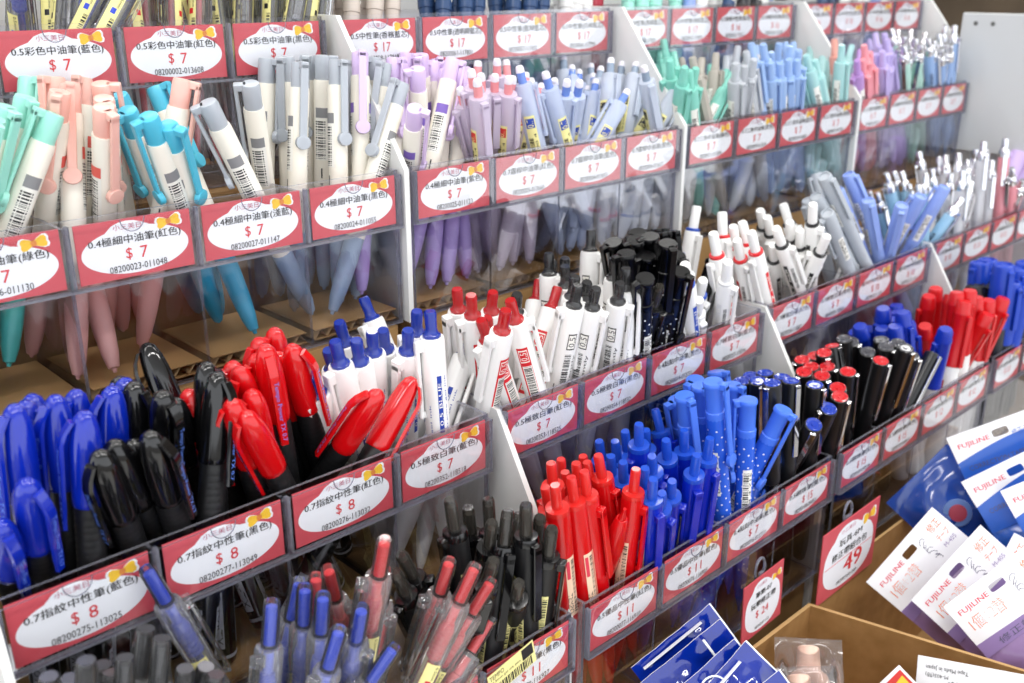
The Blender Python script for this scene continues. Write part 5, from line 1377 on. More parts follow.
def build_rack():
    # trays, tags
    for row in 'ABCD':
        s, y0, zc, dep = ROW[row]
        zb, zt = zc - 0.0587, zc + 0.0295
        for u in range(4):
            x0 = cell_x(row, u, 0) - 0.003
            pitch = 0.055 if (row == 'B' and u == 3) else P
            wid = pitch * 4
            root = thing('pen_tray', TRAY_LABEL[row + str(u)], 'tray', Matrix.Translation((x0, y0, zb)), 'clear acrylic pen trays on the rack')
            H = zt - zb
            t = 0.0017
            pm = [ACR, EDGE]
            y1 = 0.0012
            obj('front_panel', MB().box((0, y1, 0), (wid, y1 + t, H), 0, None, 1).mesh('front_panel', pm, False), root)
            obj('back_panel', MB().box((0, dep - t, 0), (wid, dep, H), 0, None, 1).mesh('back_panel', pm, False), root)
            obj('base_panel', MB().box((t, y1 + t, 0), (wid - t, dep - t, t), 0, None, 1).mesh('base_panel', pm, False), root)
            for xx in (0, wid - t):
                obj('side_panel', MB().box((xx, y1 + t, 0), (xx + t, dep - t, H), 0, None, 1).mesh('side_panel', pm, False), root)
            for j in (1, 2, 3):
                xx = j * pitch - t / 2
                obj('divider', MB().box((xx, y1 + t, t), (xx + t, dep - t, H - 0.004), 0, None, 1).mesh('divider', pm, False), root)
            zz = zc - zb
            mb = MB()
            mb.box((0, -0.0024, zz - 0.0012), (wid, -0.0016, zz + CH + 0.0004), 0, None, 1)
            mb.box((0, -0.0024, zz - 0.0024), (wid, 0.0012, zz - 0.0012), 1)
            for j in range(5):
                xx = min(max(j * pitch - 0.0008, 0), wid - 0.0016)
                mb.box((xx, -0.0016, zz - 0.0012), (xx + 0.0016, 0.0011, zz + CH + 0.0004), 1)
            for j in range(4):
                cx = j * pitch + 0.003 + CW * 0.47
                pts = [(cx + 0.0056 * math.cos(a), -0.0026, zz + CH + 0.0006 + 0.0062 * math.sin(a)) for a in [PI + PI * k / 12 for k in range(13)]]
                mb.tube(pts, 0.00026, 6, 1)
            obj('tag_pocket', mb.mesh('tag_pocket', [SLEEVE, EDGE], False), root)
    for key, (main, price, code, lab) in TAGS.items():
        row, u, j = key[0], int(key[1]), int(key[2])
        s, y0, zc, dep = ROW[row]
        wj = CW if not (row == 'B' and u == 3) else 0.0492
        o = obj('price_tag', tag_mesh(main, price, code, wj).mesh('price_tag', TAGM(), False), None, Matrix.Translation((cell_x(row, u, j), y0 + 0.0002, zc)))
        tag(o, lab, 'price tag', 'price tags along the tray fronts')
    # white rack side boards
    bw = mat('rack_white', '#e6e6e4', 0.45, noise=0.12, nscale=14, ncol='#d4d4d2')
    def board(k, poly, lab):
        mb = MB()
        xs = [k * U - 0.0080, k * U - 0.0047]
        n = len(poly)
        vs = [(x + shear(y), y, z) for x in xs for y, z in poly]
        mb.add(vs, [tuple(range(n)), tuple(range(2 * n - 1, n - 1, -1))] + [(i + n, (i + 1) % n + n, (i + 1) % n, i) for i in range(n)], 0)
        o = obj('rack_side_board', mb.mesh('rack_side_board', [bw], False))
        tag(o, lab, 'rack board', 'white side boards of the pen rack')
    UP = [(0.0862, 0.0535), (0.0862, 0.141), (0.155, 0.2195), (0.262, 0.2195), (0.262, 0.0535)]
    LO = [(-0.0575, -0.26), (-0.0575, -0.0605), (0.003, 0.0285), (0.08, 0.0285), (0.08, -0.26)]
    wh = ['at the near left end', 'after the first tray', 'after the second tray', 'after the third tray', 'at the far right end']
    for k in range(5):
        board(k, UP, 'white sloping side board between the two upper trays, ' + wh[k])
        board(k, LO, 'white sloping side board between the two lower trays, ' + wh[k])
    # risers under the trays; top ones past the first whitened to brighten the trays
    card = mat('cardboard', '#b08a58', 0.75, noise=0.35, nscale=30, ncol='#96713f')
    edge = mat('cardboard_edge', '#c9a878', 0.8)
    def riser(row, u, y0, y1, z0, z1, lab, seam=True):
        x0 = u * U + shear((y0 + y1) / 2) - 0.0015; x1 = x0 + 0.236
        root = thing('cardboard_box', lab, 'cardboard box', Matrix.Translation((x0, y0, z0)), 'cardboard boxes raising the trays')
        obj('body', MB().bbox_round((0, 0, 0), (x1 - x0, y1 - y0, z1 - z0), 0.0015).mesh('body', [bw if row == 'A' and u else card]), root)
        d = z1 - z0
        fl = MB().box((0.004, -0.0006, d * 0.62), (x1 - x0 - 0.004, 0.0004, d * 0.985))
        obj('flap', fl.mesh('flap', [bw if row == 'A' and u else card], False), root)
        if row == 'B' and u in (0, 1):
            mb = MB()
            for k in range(7):
                a = 0.02 + k * 0.012
                mb.tube([(0.14 + a, -0.0008, d - 0.045), (0.146 + a, -0.0008, d - 0.022 - 0.006 * (k % 3)), (0.151 + a, -0.0008, d - 0.04)], 0.0005, 5, 0 if k < 5 else 1)
            for k in range(3):
                mb.box((0.19 + 0.012 * k, -0.0009, d - 0.052), (0.198 + 0.012 * k, -0.0006, d - 0.034 + 0.004 * k), 0)
            obj('printing', mb.mesh('printing', [INK(), mat('print_red', '#d8202a', 0.5)], False), root)
    wu = ['first', 'second', 'third', 'far']
    for u in range(4):
        riser('B', u, 0.092, 0.157, -0.05, 0.0524, 'brown cardboard box under the %s tray of the second row' % wu[u])
        riser('A', u, 0.159, 0.258, -0.05, 0.1302, 'tall %s box under the %s tray of the top row' % ('white' if u else 'brown', wu[u]))
        riser('C', u, 0.002, 0.078, -0.26, -0.0592, 'brown cardboard box under the %s tray of the third row' % wu[u])
        riser('D', u, -0.056, -0.006, -0.26, -0.1436, 'low brown cardboard box under the %s tray of the front row' % wu[u])
    # shelf that carries the upper back boxes
    for u in range(4):
        x0 = u * U + shear(0.17) - 0.0015
        o = obj('shelf_block', MB().bbox_round((x0, 0.0905, -0.26), (x0 + 0.236, 0.262, -0.0505), 0.001).mesh('shelf_block', [bw]))
        tag(o, 'white block carrying the cardboard boxes behind the %s lower trays' % wu[u], 'shelf')
    # corrugated sheets lying inside the second-row trays
    for row in 'BC':
        s, y0, zc, dep = ROW[row]
        for u in range(4):
            x0 = cell_x(row, u, 0) - 0.003
            pitch = 0.055 if (row == 'B' and u == 3) else P
            for j in range(4):
                a = x0 + j * pitch + 0.0026; b = a + pitch - 0.0052
                h = 0.006 if row == 'B' else 0.003
                mb = MB()
                mb.box((0, 0, 0), (b - a, dep - 0.009, 0.0006), 0)
                mb.box((0, 0, h - 0.0006), (b - a, dep - 0.009, h), 0)
                n = 14
                for k in range(n):
                    xa = (b - a) * k / n; xb = (b - a) * (k + 1) / n
                    za, zb_ = (0.0006, h - 0.0006) if k % 2 == 0 else (h - 0.0006, 0.0006)
                    mb.add([(xa, 0, za), (xb, 0, zb_), (xb, dep - 0.009, zb_), (xa, dep - 0.009, za)], [(0, 1, 2, 3)], 1)
                o = obj('cardboard_sheet', mb.mesh('cardboard_sheet', [card, edge], False), None, Matrix.Translation((a, y0 + 0.0042, zc - 0.0587 + 0.0024)))
                tag(o, 'corrugated cardboard sheet lying under the pens %s' % CELLS['%s%d%d' % (row, u, j)], 'cardboard', 'cardboard sheets lining the tray compartments')

FRAMES = {
 'tag24': [0.9986, 0.0, 0.0523, 0.0, 1.0, 0.0, -0.0523, 0.0, 0.9986, 0.3625, -0.0785, -0.1386],
 'tag49': [0.9998, 0.0, 0.0175, 0.0, 1.0, 0.0, -0.0175, 0.0, 0.9998, 0.435, -0.0868, -0.142],
 'fuji0': [0.6174, -0.2875, 0.7323, 0.698, 0.6295, -0.3413, -0.3629, 0.7218, 0.5893, 0.4749, -0.0994, -0.1351],
 'fuji1': [0.6714, -0.2831, 0.6849, 0.6835, 0.5939, -0.4244, -0.2866, 0.7531, 0.5922, 0.476, -0.1296, -0.1346],
 'fuji2': [0.5956, -0.4577, 0.6601, 0.7857, 0.5031, -0.3601, -0.1673, 0.7331, 0.6593, 0.4718, -0.1512, -0.1269],
 'fuji3': [0.5736, -0.1028, 0.8127, 0.7294, 0.5155, -0.4496, -0.3727, 0.8507, 0.3707, 0.5027, -0.156, -0.1508],
 'fujib0': [0.4951, -0.7222, 0.4829, 0.8685, 0.4257, -0.2538, -0.0223, 0.5451, 0.8381, 0.5732, -0.0982, -0.0631],
 'fujib1': [0.5148, -0.6397, 0.5708, 0.856, 0.4204, -0.3009, -0.0474, 0.6435, 0.7639, 0.5547, -0.1197, -0.0826],
 'fujib2': [0.4876, -0.6805, 0.5469, 0.873, 0.3856, -0.2986, -0.0077, 0.6231, 0.7821, 0.553, -0.1457, -0.0787],
 'bag0': [0.5714, -0.3789, 0.728, 0.772, 0.5491, -0.3202, -0.2784, 0.745, 0.6062, 0.5497, -0.0728, -0.1157],
 'bag1': [0.5051, -0.7119, 0.4879, 0.8626, 0.4355, -0.2575, -0.0292, 0.5509, 0.834, 0.5814, -0.1184, -0.1168],
 'foil0': [0.7813, -0.3313, 0.529, 0.5403, 0.7832, -0.3075, -0.3125, 0.5261, 0.7909, 0.2507, -0.0836, -0.0911],
 'foil1': [0.7826, -0.3288, 0.5286, 0.5431, 0.7756, -0.3217, -0.3042, 0.5389, 0.7855, 0.2455, -0.0939, -0.0921],
 'foil2': [0.7833, -0.311, 0.5383, 0.5421, 0.7654, -0.3467, -0.3042, 0.5634, 0.7681, 0.2414, -0.1069, -0.0965],
 'foil3': [0.7663, -0.1922, 0.613, 0.5073, 0.7665, -0.3938, -0.3942, 0.6128, 0.6849, 0.2438, -0.1181, -0.0995],
 'foil4': [0.7757, -0.3573, 0.5202, 0.5789, 0.7311, -0.3611, -0.2513, 0.5812, 0.7739, 0.2453, -0.1285, -0.1027],
 'lotion0': [0.5225, -0.8439, 0.1219, 0.6198, 0.2778, -0.7339, 0.5855, 0.459, 0.6682, 0.3896, -0.1075, -0.1377],
 'lotion1': [0.5706, -0.7989, 0.1902, 0.6103, 0.2576, -0.7491, 0.5495, 0.5435, 0.6345, 0.3579, -0.1196, -0.1343],
 'm405': [0.3867, -0.92, 0.0639, 0.8486, 0.3279, -0.4152, 0.3611, 0.2148, 0.9075, 0.4188, -0.1607, -0.1294],
 'redpack': [0.6902, -0.3339, 0.642, 0.7131, 0.4649, -0.5248, -0.1232, 0.82, 0.559, 0.3762, -0.1458, -0.1515],
 'strip': [0.9781, 0.0, 0.2079, 0.0, 1.0, 0.0, -0.2079, 0.0, 0.9781, 0.1674, -0.0696, -0.0711],
}
CARDB = lambda: mat('cardboard', '#b08a58', 0.75)
def frame(n, k=1.0):
    return Matrix(((n[0] * k, n[3] * k, n[6] * k, n[9]), (n[1] * k, n[4] * k, n[7] * k, n[10]), (n[2] * k, n[5] * k, n[8] * k, n[11]), (0, 0, 0, 1)))

def pillow(w, h, b, mi=0, seed=1, wr=0.0006, nx=18, nz=22, edge_mi=None):
    """a sealed pouch hanging down from z = 0: flat crimped edges, puffed middle, small creases"""
    rnd = random.Random(seed)
    ph = [rnd.uniform(0, 6.28) for _ in range(6)]
    mb = MB()
    for side in (-1, 1):
        vs, fs = [], []
        for i in range(nz + 1):
            for k in range(nx + 1):
                u, v = k / nx, i / nz
                if edge_mi is not None: u = min(1.0, k / (nx - 1) * 0.985) if k < nx else 1.0
                e = max(0.0, min(1, (min(u, 1 - u) - 0.04) / 0.25)) ; g = max(0.0, min(1, (min(v, 1 - v) - 0.06) / 0.25))
                q = math.sin(e * PI / 2) * math.sin(g * PI / 2)
                y = side * (0.0004 + b * q) + wr * (math.sin(u * 9 + v * 5 + ph[0]) + math.sin(v * 14 - u * 6 + ph[1]) + 0.6 * math.sin(u * 23 + ph[2]) * math.sin(v * 19 + ph[3]) + 0.5 * abs(math.sin(u * 11 - v * 17 + ph[4])) + (0.35 * abs(math.sin(u * 31 + v * 12 + ph[5])) + 0.3 * math.sin(v * 43 + u * 9) if edge_mi is not None else 0)) * (0.35 + q)
                vs.append((w * u, y, -h * v))
        for i in range(nz):
            for k in range(nx):
                a = i * (nx + 1) + k
                f = (a, a + 1, a + nx + 2, a + nx + 1)
                fs.append(f[::-1] if side < 0 else f)
        mb.add(vs, fs, mi)
        if edge_mi is not None:
            o = len(mb.m) - nx * nz
            for i in range(nz):
                for k in range(nx):
                    if k == nx - 1 or i == 0 and False: mb.m[o + i * nx + k] = edge_mi
    n1 = (nx + 1) * (nz + 1)
    rim = [k for k in range(nx + 1)] + [(i + 1) * (nx + 1) - 1 for i in range(1, nz + 1)] + [nz * (nx + 1) + k for k in range(nx - 1, -1, -1)] + [i * (nx + 1) for i in range(nz - 1, 0, -1)]
    for a, b2 in zip(rim, rim[1:] + rim[:1]):
        mb.f.append((a, b2, b2 + n1, a + n1)); mb.m.append(edge_mi if edge_mi is not None else mi)
    return mb

def holed_card(w, h, hx, hz, hw, hh, t, mi=0):
    """a header card from z = 0 down to -h with a rounded hang hole"""
    N = 24
    hole, outer = [], []
    for k in range(N):
        a = 2 * PI * k / N
        c, s = math.cos(a), math.sin(a)
        p = 2 / 5
        hole.append((hx + hw / 2 * math.copysign(abs(c) ** p, c), hz + hh / 2 * math.copysign(abs(s) ** p, s)))
        # matching point of the outline on the same ray
        tx = ((w - hx) / c) if c > 1e-6 else ((-hx) / c if c < -1e-6 else 1e9)
        tz = ((-hz) / s) if s > 1e-6 else ((-h - hz) / s if s < -1e-6 else 1e9)
        q = min(tx, tz)
        outer.append((hx + q * c, hz + q * s))
    # push the outline points nearest each corner onto it
    for cx, cz in ((0, 0), (w, 0), (w, -h), (0, -h)):
        k = min(range(N), key=lambda i: (outer[i][0] - cx) ** 2 + (outer[i][1] - cz) ** 2)
        outer[k] = (cx, cz)
    mb = MB()
    vs = [(x, -t, z) for x, z in hole] + [(x, -t, z) for x, z in outer] + [(x, 0, z) for x, z in hole] + [(x, 0, z) for x, z in outer]
    fs = []
    for k in range(N):
        k2 = (k + 1) % N
        fs += [(k, N + k, N + k2, k2), (2 * N + k, 2 * N + k2, 3 * N + k2, 3 * N + k), (k, k2, 2 * N + k2, 2 * N + k), (N + k, 3 * N + k, 3 * N + k2, N + k2)]
    return mb.add(vs, fs, mi)

def tape_pack(n, label, group, blue=False, purple=True):
    root = thing('tape_pack', label, 'correction tape pack', frame(n, 0.82), group)
    w, hd = 0.080, 0.048
    mb = holed_card(w, hd, 0.041, -0.010, 0.013, 0.0065, 0.0006)
    y = -0.0007
    flat_text(mb, 'FUJILINE', 0.0185, -0.0115, 0.026, 0.0052, y, 1, None, 0.00015)
    mats = [mat('pack_white', '#f0eff2', 0.22, coat=0.5), mat('fuji_red', '#dc1f3a', 0.4), mat('pack_orange', '#f07a3c', 0.45), mat('pack_violet', '#8f76aa', 0.4), mat('pack_ink', '#54506a', 0.5), mat('pack_blue', '#1f5cc0', 0.3, coat=0.4)]
    if blue:
        q = [(0.0, y, -0.030)] + [(w * k / 12, y, -0.024 + 0.010 * math.sin(k / 12 * PI * 0.6)) for k in range(13)] + [(w, y, -hd), (0.0, y, -hd)]
        mb.add(q, [tuple(reversed(range(len(q))))], 5)
        flat_text(mb, 'CORRECTION TAPE', 0.030, -0.031, 0.046, 0.0042, y - 0.0002, 4)
        flat_text(mb, '修正テープ', 0.060, -0.014, 0.022, 0.0058, y, 5)
    else:
        flat_text(mb, '1個+2替', 0.0215, -0.0225, 0.030, 0.0105, y, 2)
        flat_text(mb, '1個+2替', 0.0215, -0.0225, 0.0285, 0.0092, y - 0.0002, 0)
        flat_text(mb, '修正', 0.069, -0.010, 0.012, 0.0075, y, 2)
        flat_text(mb, 'テープ', 0.069, -0.020, 0.012, 0.0058, y, 2)
        flat_text(mb, 'M-405', 0.069, -0.0275, 0.012, 0.0035, y, 3)
        for k in range(7):
            a = k * 0.9
            mb.tube([(0.053 + 0.003 * math.cos(a + j * 0.8), y, -0.012 - k * 0.003 + 0.0022 * math.sin(a * 2 + j)) for j in range(5)], 0.00022, 4, 4)
        mb.add([(0, y, -hd + 0.012), (0, y, -hd), (w, y, -hd), (w, y, -hd + 0.009)], [(0, 1, 2, 3)], 3)
        flat_text(mb, '修正帶', 0.030, -hd + 0.005, 0.030, 0.0055, y - 0.0002, 4)
    obj('header_card', mb.mesh('header_card', mats, False), root)
    c = mat('pouch_violet', '#a888bc', 0.2, clear=0.3, coat=0.5) if not blue else mat('pouch_blue', '#2a62c4', 0.2, clear=0.1, coat=0.5)
    M = Matrix.Translation((0, 0.0012, -hd + 0.004))
    obj('pouch', pillow(w, 0.055, 0.008, 0, int(n[9] * 1e4)).mesh('pouch', [c]), root, M)
    # the tape dispenser inside the pouch
    mb = MB()
    T = Matrix.Translation((0.026, 0.0042, -hd - 0.022)) @ Matrix.Rotation(PI / 2, 4, 'X')
    mb.lathe([(0, 0), (0.014, 0), (0.015, 0.001), (0.015, 0.005), (0.014, 0.006), (0, 0.006)], 20, 0, T)
    mb.bbox_round((0.030, -0.0018, -hd - 0.032), (0.066, 0.0042, -hd - 0.014), 0.001, 0)
    obj('tape_dispenser', mb.mesh('tape_dispenser', [mat('dispenser_' + ('b' if blue else 'v'), '#284f9c' if blue else '#5a3a72', 0.35)]), root)

def carton(name_label, corners, ztop, zbot, group, t=0.0022, drop=()):
    """open carton: floor and four board walls between the given plan corners (counter-clockwise)"""
    root = thing('open_carton', name_label, 'carton', Matrix.Translation((corners[0][0], corners[0][1], zbot)), group)
    ox, oy = corners[0]
    pts = [Vector((x - ox, y - oy)) for x, y in corners]
    n = len(pts)
    cen = sum(pts, Vector((0, 0))) / n
    inn = [p + (cen - p).normalized() * t * 1.5 for p in pts]
    H = ztop - zbot
    for k in range(n):
        a, b, c, d = pts[k], pts[(k + 1) % n], inn[(k + 1) % n], inn[k]
        mb = MB()
        hk = H - (drop[k] if drop else 0)
        vs = [(q.x, q.y, z) for z in (0, hk) for q in (a, b, c, d)]
        mb.add(vs, [(3, 2, 1, 0), (4, 5, 6, 7), (0, 1, 5, 4), (1, 2, 6, 5), (2, 3, 7, 6), (3, 0, 4, 7)], 0)
        mb.m[-5] = 1
        # corrugation teeth on the top edge
        obj('wall_board', mb.mesh('wall_board', [mat('carton_board', '#a57c4a', 0.7, noise=0.7, nscale=70, ncol='#86602e'), mat('carton_edge', '#b8925f', 0.8)], False), root)
    mb = MB()
    mb.add([(q.x, q.y, z) for z in (0.0005, 0.003) for q in inn], [tuple(reversed(range(n))), tuple(range(n, 2 * n))] + [(k, (k + 1) % n, (k + 1) % n + n, k + n) for k in range(n)], 0)
    obj('bottom_board', mb.mesh('bottom_board', [CARDB()], False), root)

def big_tag(n, label, w, h, l1, l2, price, code, dollar):
    root = thing('price_tag', label, 'price tag', frame(n))
    mb = MB()
    mb.box((0, 0, 0), (w, 0.0007, h), 0)
    y = -0.00006
    N = 40
    pts = []
    for k in range(N):
        a = 2 * PI * k / N
        x = w * 0.5 + w * 0.44 * math.copysign(abs(math.cos(a)) ** 0.8, math.cos(a))
        z = h * 0.45 + h * 0.40 * math.copysign(abs(math.sin(a)) ** 0.8, math.sin(a))
        bx = abs(x - w * 0.44) / (w * 0.2)
        if math.sin(a) > 0 and bx < 1: z = max(z, h * 0.82 + h * 0.12 * math.sqrt(1 - bx * bx))
        pts.append((x, y, z))
    mb.add(pts, [tuple(range(N))], 1)
    bow(mb, w * 0.82, h * 0.83, w * 0.11, y - 0.0001, 3, 4, 1)
    flat_text(mb, '小三美日', w * 0.44, h * 0.86, w * 0.24, h * 0.06, y - 0.0001, 5)
    flat_text(mb, l1, w * 0.50, h * 0.71, w * 0.40, h * 0.10, y - 0.0002, 2, None, 0.00015)
    flat_text(mb, l2, w * 0.50, h * 0.55, w * 0.62, h * 0.11, y - 0.0002, 2, None, 0.00015)
    if dollar:
        flat_text(mb, '$', w * 0.36, h * 0.36, w * 0.07, h * 0.14, y - 0.0002, 6)
        flat_text(mb, price, w * 0.56, h * 0.36, w * 0.17, h * 0.13, y - 0.0002, 6)
    else:
        flat_text(mb, price, w * 0.58, h * 0.33, w * 0.32, h * 0.24, y - 0.0002, 6, None, 0.0008)
        mb.box((w * 0.08, y - 0.0002, h * 0.452), (w * 0.92, y - 0.0001, h * 0.458), 6)
    flat_text(mb, code, w * 0.50, h * 0.13, w * 0.36, h * 0.05, y - 0.0002, 2)
    obj('card', mb.mesh('card', TAGM(), False), root)
    mb = MB()
    mb.tube([(w * 0.45 + 0.005 * math.cos(a), 0.0022, h + 0.003 + 0.008 * math.sin(a)) for a in [2 * PI * k / 16 for k in range(17)]], 0.0009, 6, 0)
    mb.box((w * 0.40, 0.0009, h * 0.7), (w * 0.50, 0.0019, h + 0.002), 0)
    obj('hook', mb.mesh('hook', [EDGE]), root)

def build_front():
    FR = FRAMES
    big_tag(FR['tag24'], 'small hanging red and white price tag at $24 below the dotted-pen tag', 0.0425, 0.041, '筆樂-07', '玩樂修正帶', '24', '08200397-152', True)
    big_tag(FR['tag49'], 'large hanging red and white price tag with a bold 49', 0.073, 0.0525, '玩具-6M', '修正帶組合包', '49', '08200350-049', False)
    carton('brown open carton holding the blue foil packets and lotion bottles', [(0.245, -0.285), (0.485, -0.285), (0.432, -0.083), (0.245, -0.083)], -0.139, -0.2588, 'open cartons before the rack')
    carton('brown open carton holding the tape packs at the bottom right', [(0.494, -0.285), (0.74, -0.285), (0.74, -0.083), (0.441, -0.083)], -0.127, -0.2588, 'open cartons before the rack', drop=(0.03, 0.0, 0.0, 0.022))
    w = ['leftmost, its top left corner lowest', 'second from left', 'third from left, nearest the frame bottom', 'rightmost, cut by the frame']
    for k in range(4):
        tape_pack(FR['fuji%d' % k], 'white and purple correction tape pack with red lettering, ' + w[k], 'purple tape packs in the carton')
    w = ['highest', 'middle one', 'lowest one at the frame edge']
    for k in range(3):
        tape_pack(FR['fujib%d' % k], 'white and blue correction tape pack with red lettering, ' + w[k], 'blue tape packs at the right edge', True)
    w = ['left one beside the 49 tag', 'right one behind the white headers']
    for k in range(2):
        root = thing('blue_bag', 'crumpled glossy blue bag with pale roundel, ' + w[k], 'bag', frame(FR['bag%d' % k], 0.8), 'crumpled blue bags behind the tape packs')
        obj('pouch', pillow(0.075, 0.095, 0.012, 0, 31 + k, 0.0011).mesh('pouch', [mat('bag_blue', '#1a4296', 0.16, coat=0.6)]), root)
        M = Matrix.Translation((0.036, -0.0145, -0.045)) @ Matrix.Rotation(PI / 2, 4, 'X')
        mb = MB().lathe([(0.0, 0.0), (0.012, -0.0012), (0.0125, -0.002), (0.0, -0.003)], 24, 0, M)
        mb.lathe([(0.0, 0.0006), (0.0075, 0.0001), (0.0077, -0.0006), (0.0, -0.001)], 20, 1, M)
        obj('roundel', mb.mesh('roundel', [mat('roundel_pale', '#5f7cb4', 0.4), mat('roundel_red', '#a4384a', 0.4)]), root)
    w = ['leftmost and furthest back', 'second from left with a white slit', 'third from left with a hang hole', 'fourth from left, nearest the lotion bottles', 'rightmost, only a corner in view']
    for k in range(5):
        root = thing('foil_packet', 'glossy blue foil packet with white sealed edge, ' + w[k], 'foil packet', frame(FR['foil%d' % k], 0.82), 'blue foil packets in the carton')
        foil = mat('foil_blue', '#07268c', 0.1, coat=0.8)
        obj('pouch', pillow(0.064, 0.085, 0.005, 0, 50 + k, 0.0014, 44, 46, 1).mesh('pouch', [foil, mat('foil_edge', '#eef0f2', 0.3)]), root)
        mb = MB()
        if k == 1:
            mb.box((0.046, -0.0050, -0.022), (0.0475, -0.0030, -0.002))
        elif k == 2:
            mb.tube([(0.034 + 0.0085 * math.cos(a), -0.0052, -0.013 + 0.0085 * math.sin(a)) for a in [PI * j / 12 for j in range(13)]], 0.0006, 6)
        else:
            mb.box((0.006, -0.0046, -0.0045), (0.052, -0.0016, -0.0040))
        obj('seal_line', mb.mesh('seal_line', [mat('foil_edge')]), root)
    w = ['left of the carton wall', 'lower one cut by the frame bottom']
    for k in range(2):
        root = thing('lotion_bottle', 'small peach pump bottle in a clear bag, ' + w[k], 'bottle', frame(FR['lotion%d' % k], 0.85), 'peach bottles in the carton')
        skin = mat('peach_plastic', '#eec3ad', 0.35)
        obj('bottle_body', MB().lathe([(0, -0.085), (0.013, -0.085), (0.0145, -0.083), (0.0145, -0.026), (0.0125, -0.019), (0.0085, -0.016), (0.0082, -0.013)], 20).mesh('bottle_body', [skin]), root)
        obj('bottle_cap', MB().lathe([(0.0078, -0.014), (0.0082, -0.0135), (0.0078, -0.001), (0.0068, 0), (0, 0)], 20).mesh('bottle_cap', [mat('peach_cap', '#f3cdb8', 0.3)]), root)
        obj('clear_bag', pillow(0.046, 0.094, 0.017, 0, 90 + k, 0.0006).mesh('clear_bag', [BAGCLR]), root, Matrix.Translation((-0.023, 0, 0.006)))
    root = thing('tape_card', 'white tape card with upside-down black print at the bottom edge', 'tape pack', frame(FR['m405'], 0.86))
    mb = MB().bbox_round((0, 0, -0.07), (0.085, 0.0008, 0), 0.0002, 0)
    Tm = Matrix.Rotation(PI, 4, 'Y')
    flat_text(mb, 'Tape Made in Japan', -0.0185, 0.0062, 0.026, 0.0035, -0.0002, 1, Tm)
    flat_text(mb, 'M-405(特)', -0.0125, 0.0112, 0.014, 0.0036, -0.0002, 1, Tm)
    flat_text(mb, '修正帶特!', -0.031, 0.0165, 0.022, 0.0065, -0.0002, 1, Tm)
    obj('card', mb.mesh('card', [mat('card_white', '#e6e6e8', 0.35), INK()], False), root)
    obj('blister', pillow(0.04, 0.045, 0.008, 0, 77).mesh('blister', [mat('blister_white', '#dedfe2', 0.15, clear=0.25, coat=0.5)]), root, Matrix.Translation((0.042, -0.002, -0.010)))
    root = thing('candy_packet', 'small red and yellow packet with white edge at the frame bottom', 'packet', frame(FR['redpack']))
    mb = MB().bbox_round((0, 0, -0.05), (0.036, 0.0008, 0), 0.0002, 0)
    mb.add([(0.002, -0.0002, -0.003), (0.002, -0.0002, -0.05), (0.0345, -0.0002, -0.05), (0.0345, -0.0002, -0.002)], [(0, 1, 2, 3)], 1)
    mb.add([(0.012, -0.0003, -0.008), (0.012, -0.0003, -0.013), (0.033, -0.0003, -0.011), (0.033, -0.0003, -0.005)], [(0, 1, 2, 3)], 2)
    obj('card', mb.mesh('card', [mat('pack_white', '#f0eff2'), mat('pack_red', '#cf2a22', 0.4), mat('pack_yellow', '#f4c22c', 0.4)], False), root)
    # barcode strip stuck across the black-pen tag
    root = thing('barcode_strip', 'yellow barcode strip slanting across the black $11 price tag', 'barcode sticker', frame(FR['strip']))
    mb = MB().box((0, 0, 0), (0.0295, 0.0003, 0.0132))
    y = -0.0001
    flat_text(mb, 'TEMPO', 0.0055, 0.0108, 0.009, 0.0026, y, 1)
    flat_text(mb, '0.5mm gel ink pen', 0.0110, 0.0078, 0.018, 0.0018, y, 1)
    mb.box((0.0215, y - 0.0001, 0.0062), (0.0285, y, 0.0124), 1)
    rnd = random.Random(4); x = 0.003
    while x < 0.027:
        q = rnd.choice((0.0003, 0.0005, 0.0008)); mb.box((x, y - 0.0001, 0.0006), (x + q, y, 0.0055), 1); x += q + rnd.choice((0.0004, 0.0007))
    obj('sticker', mb.mesh('sticker', [YEL(), INK()], False), root)


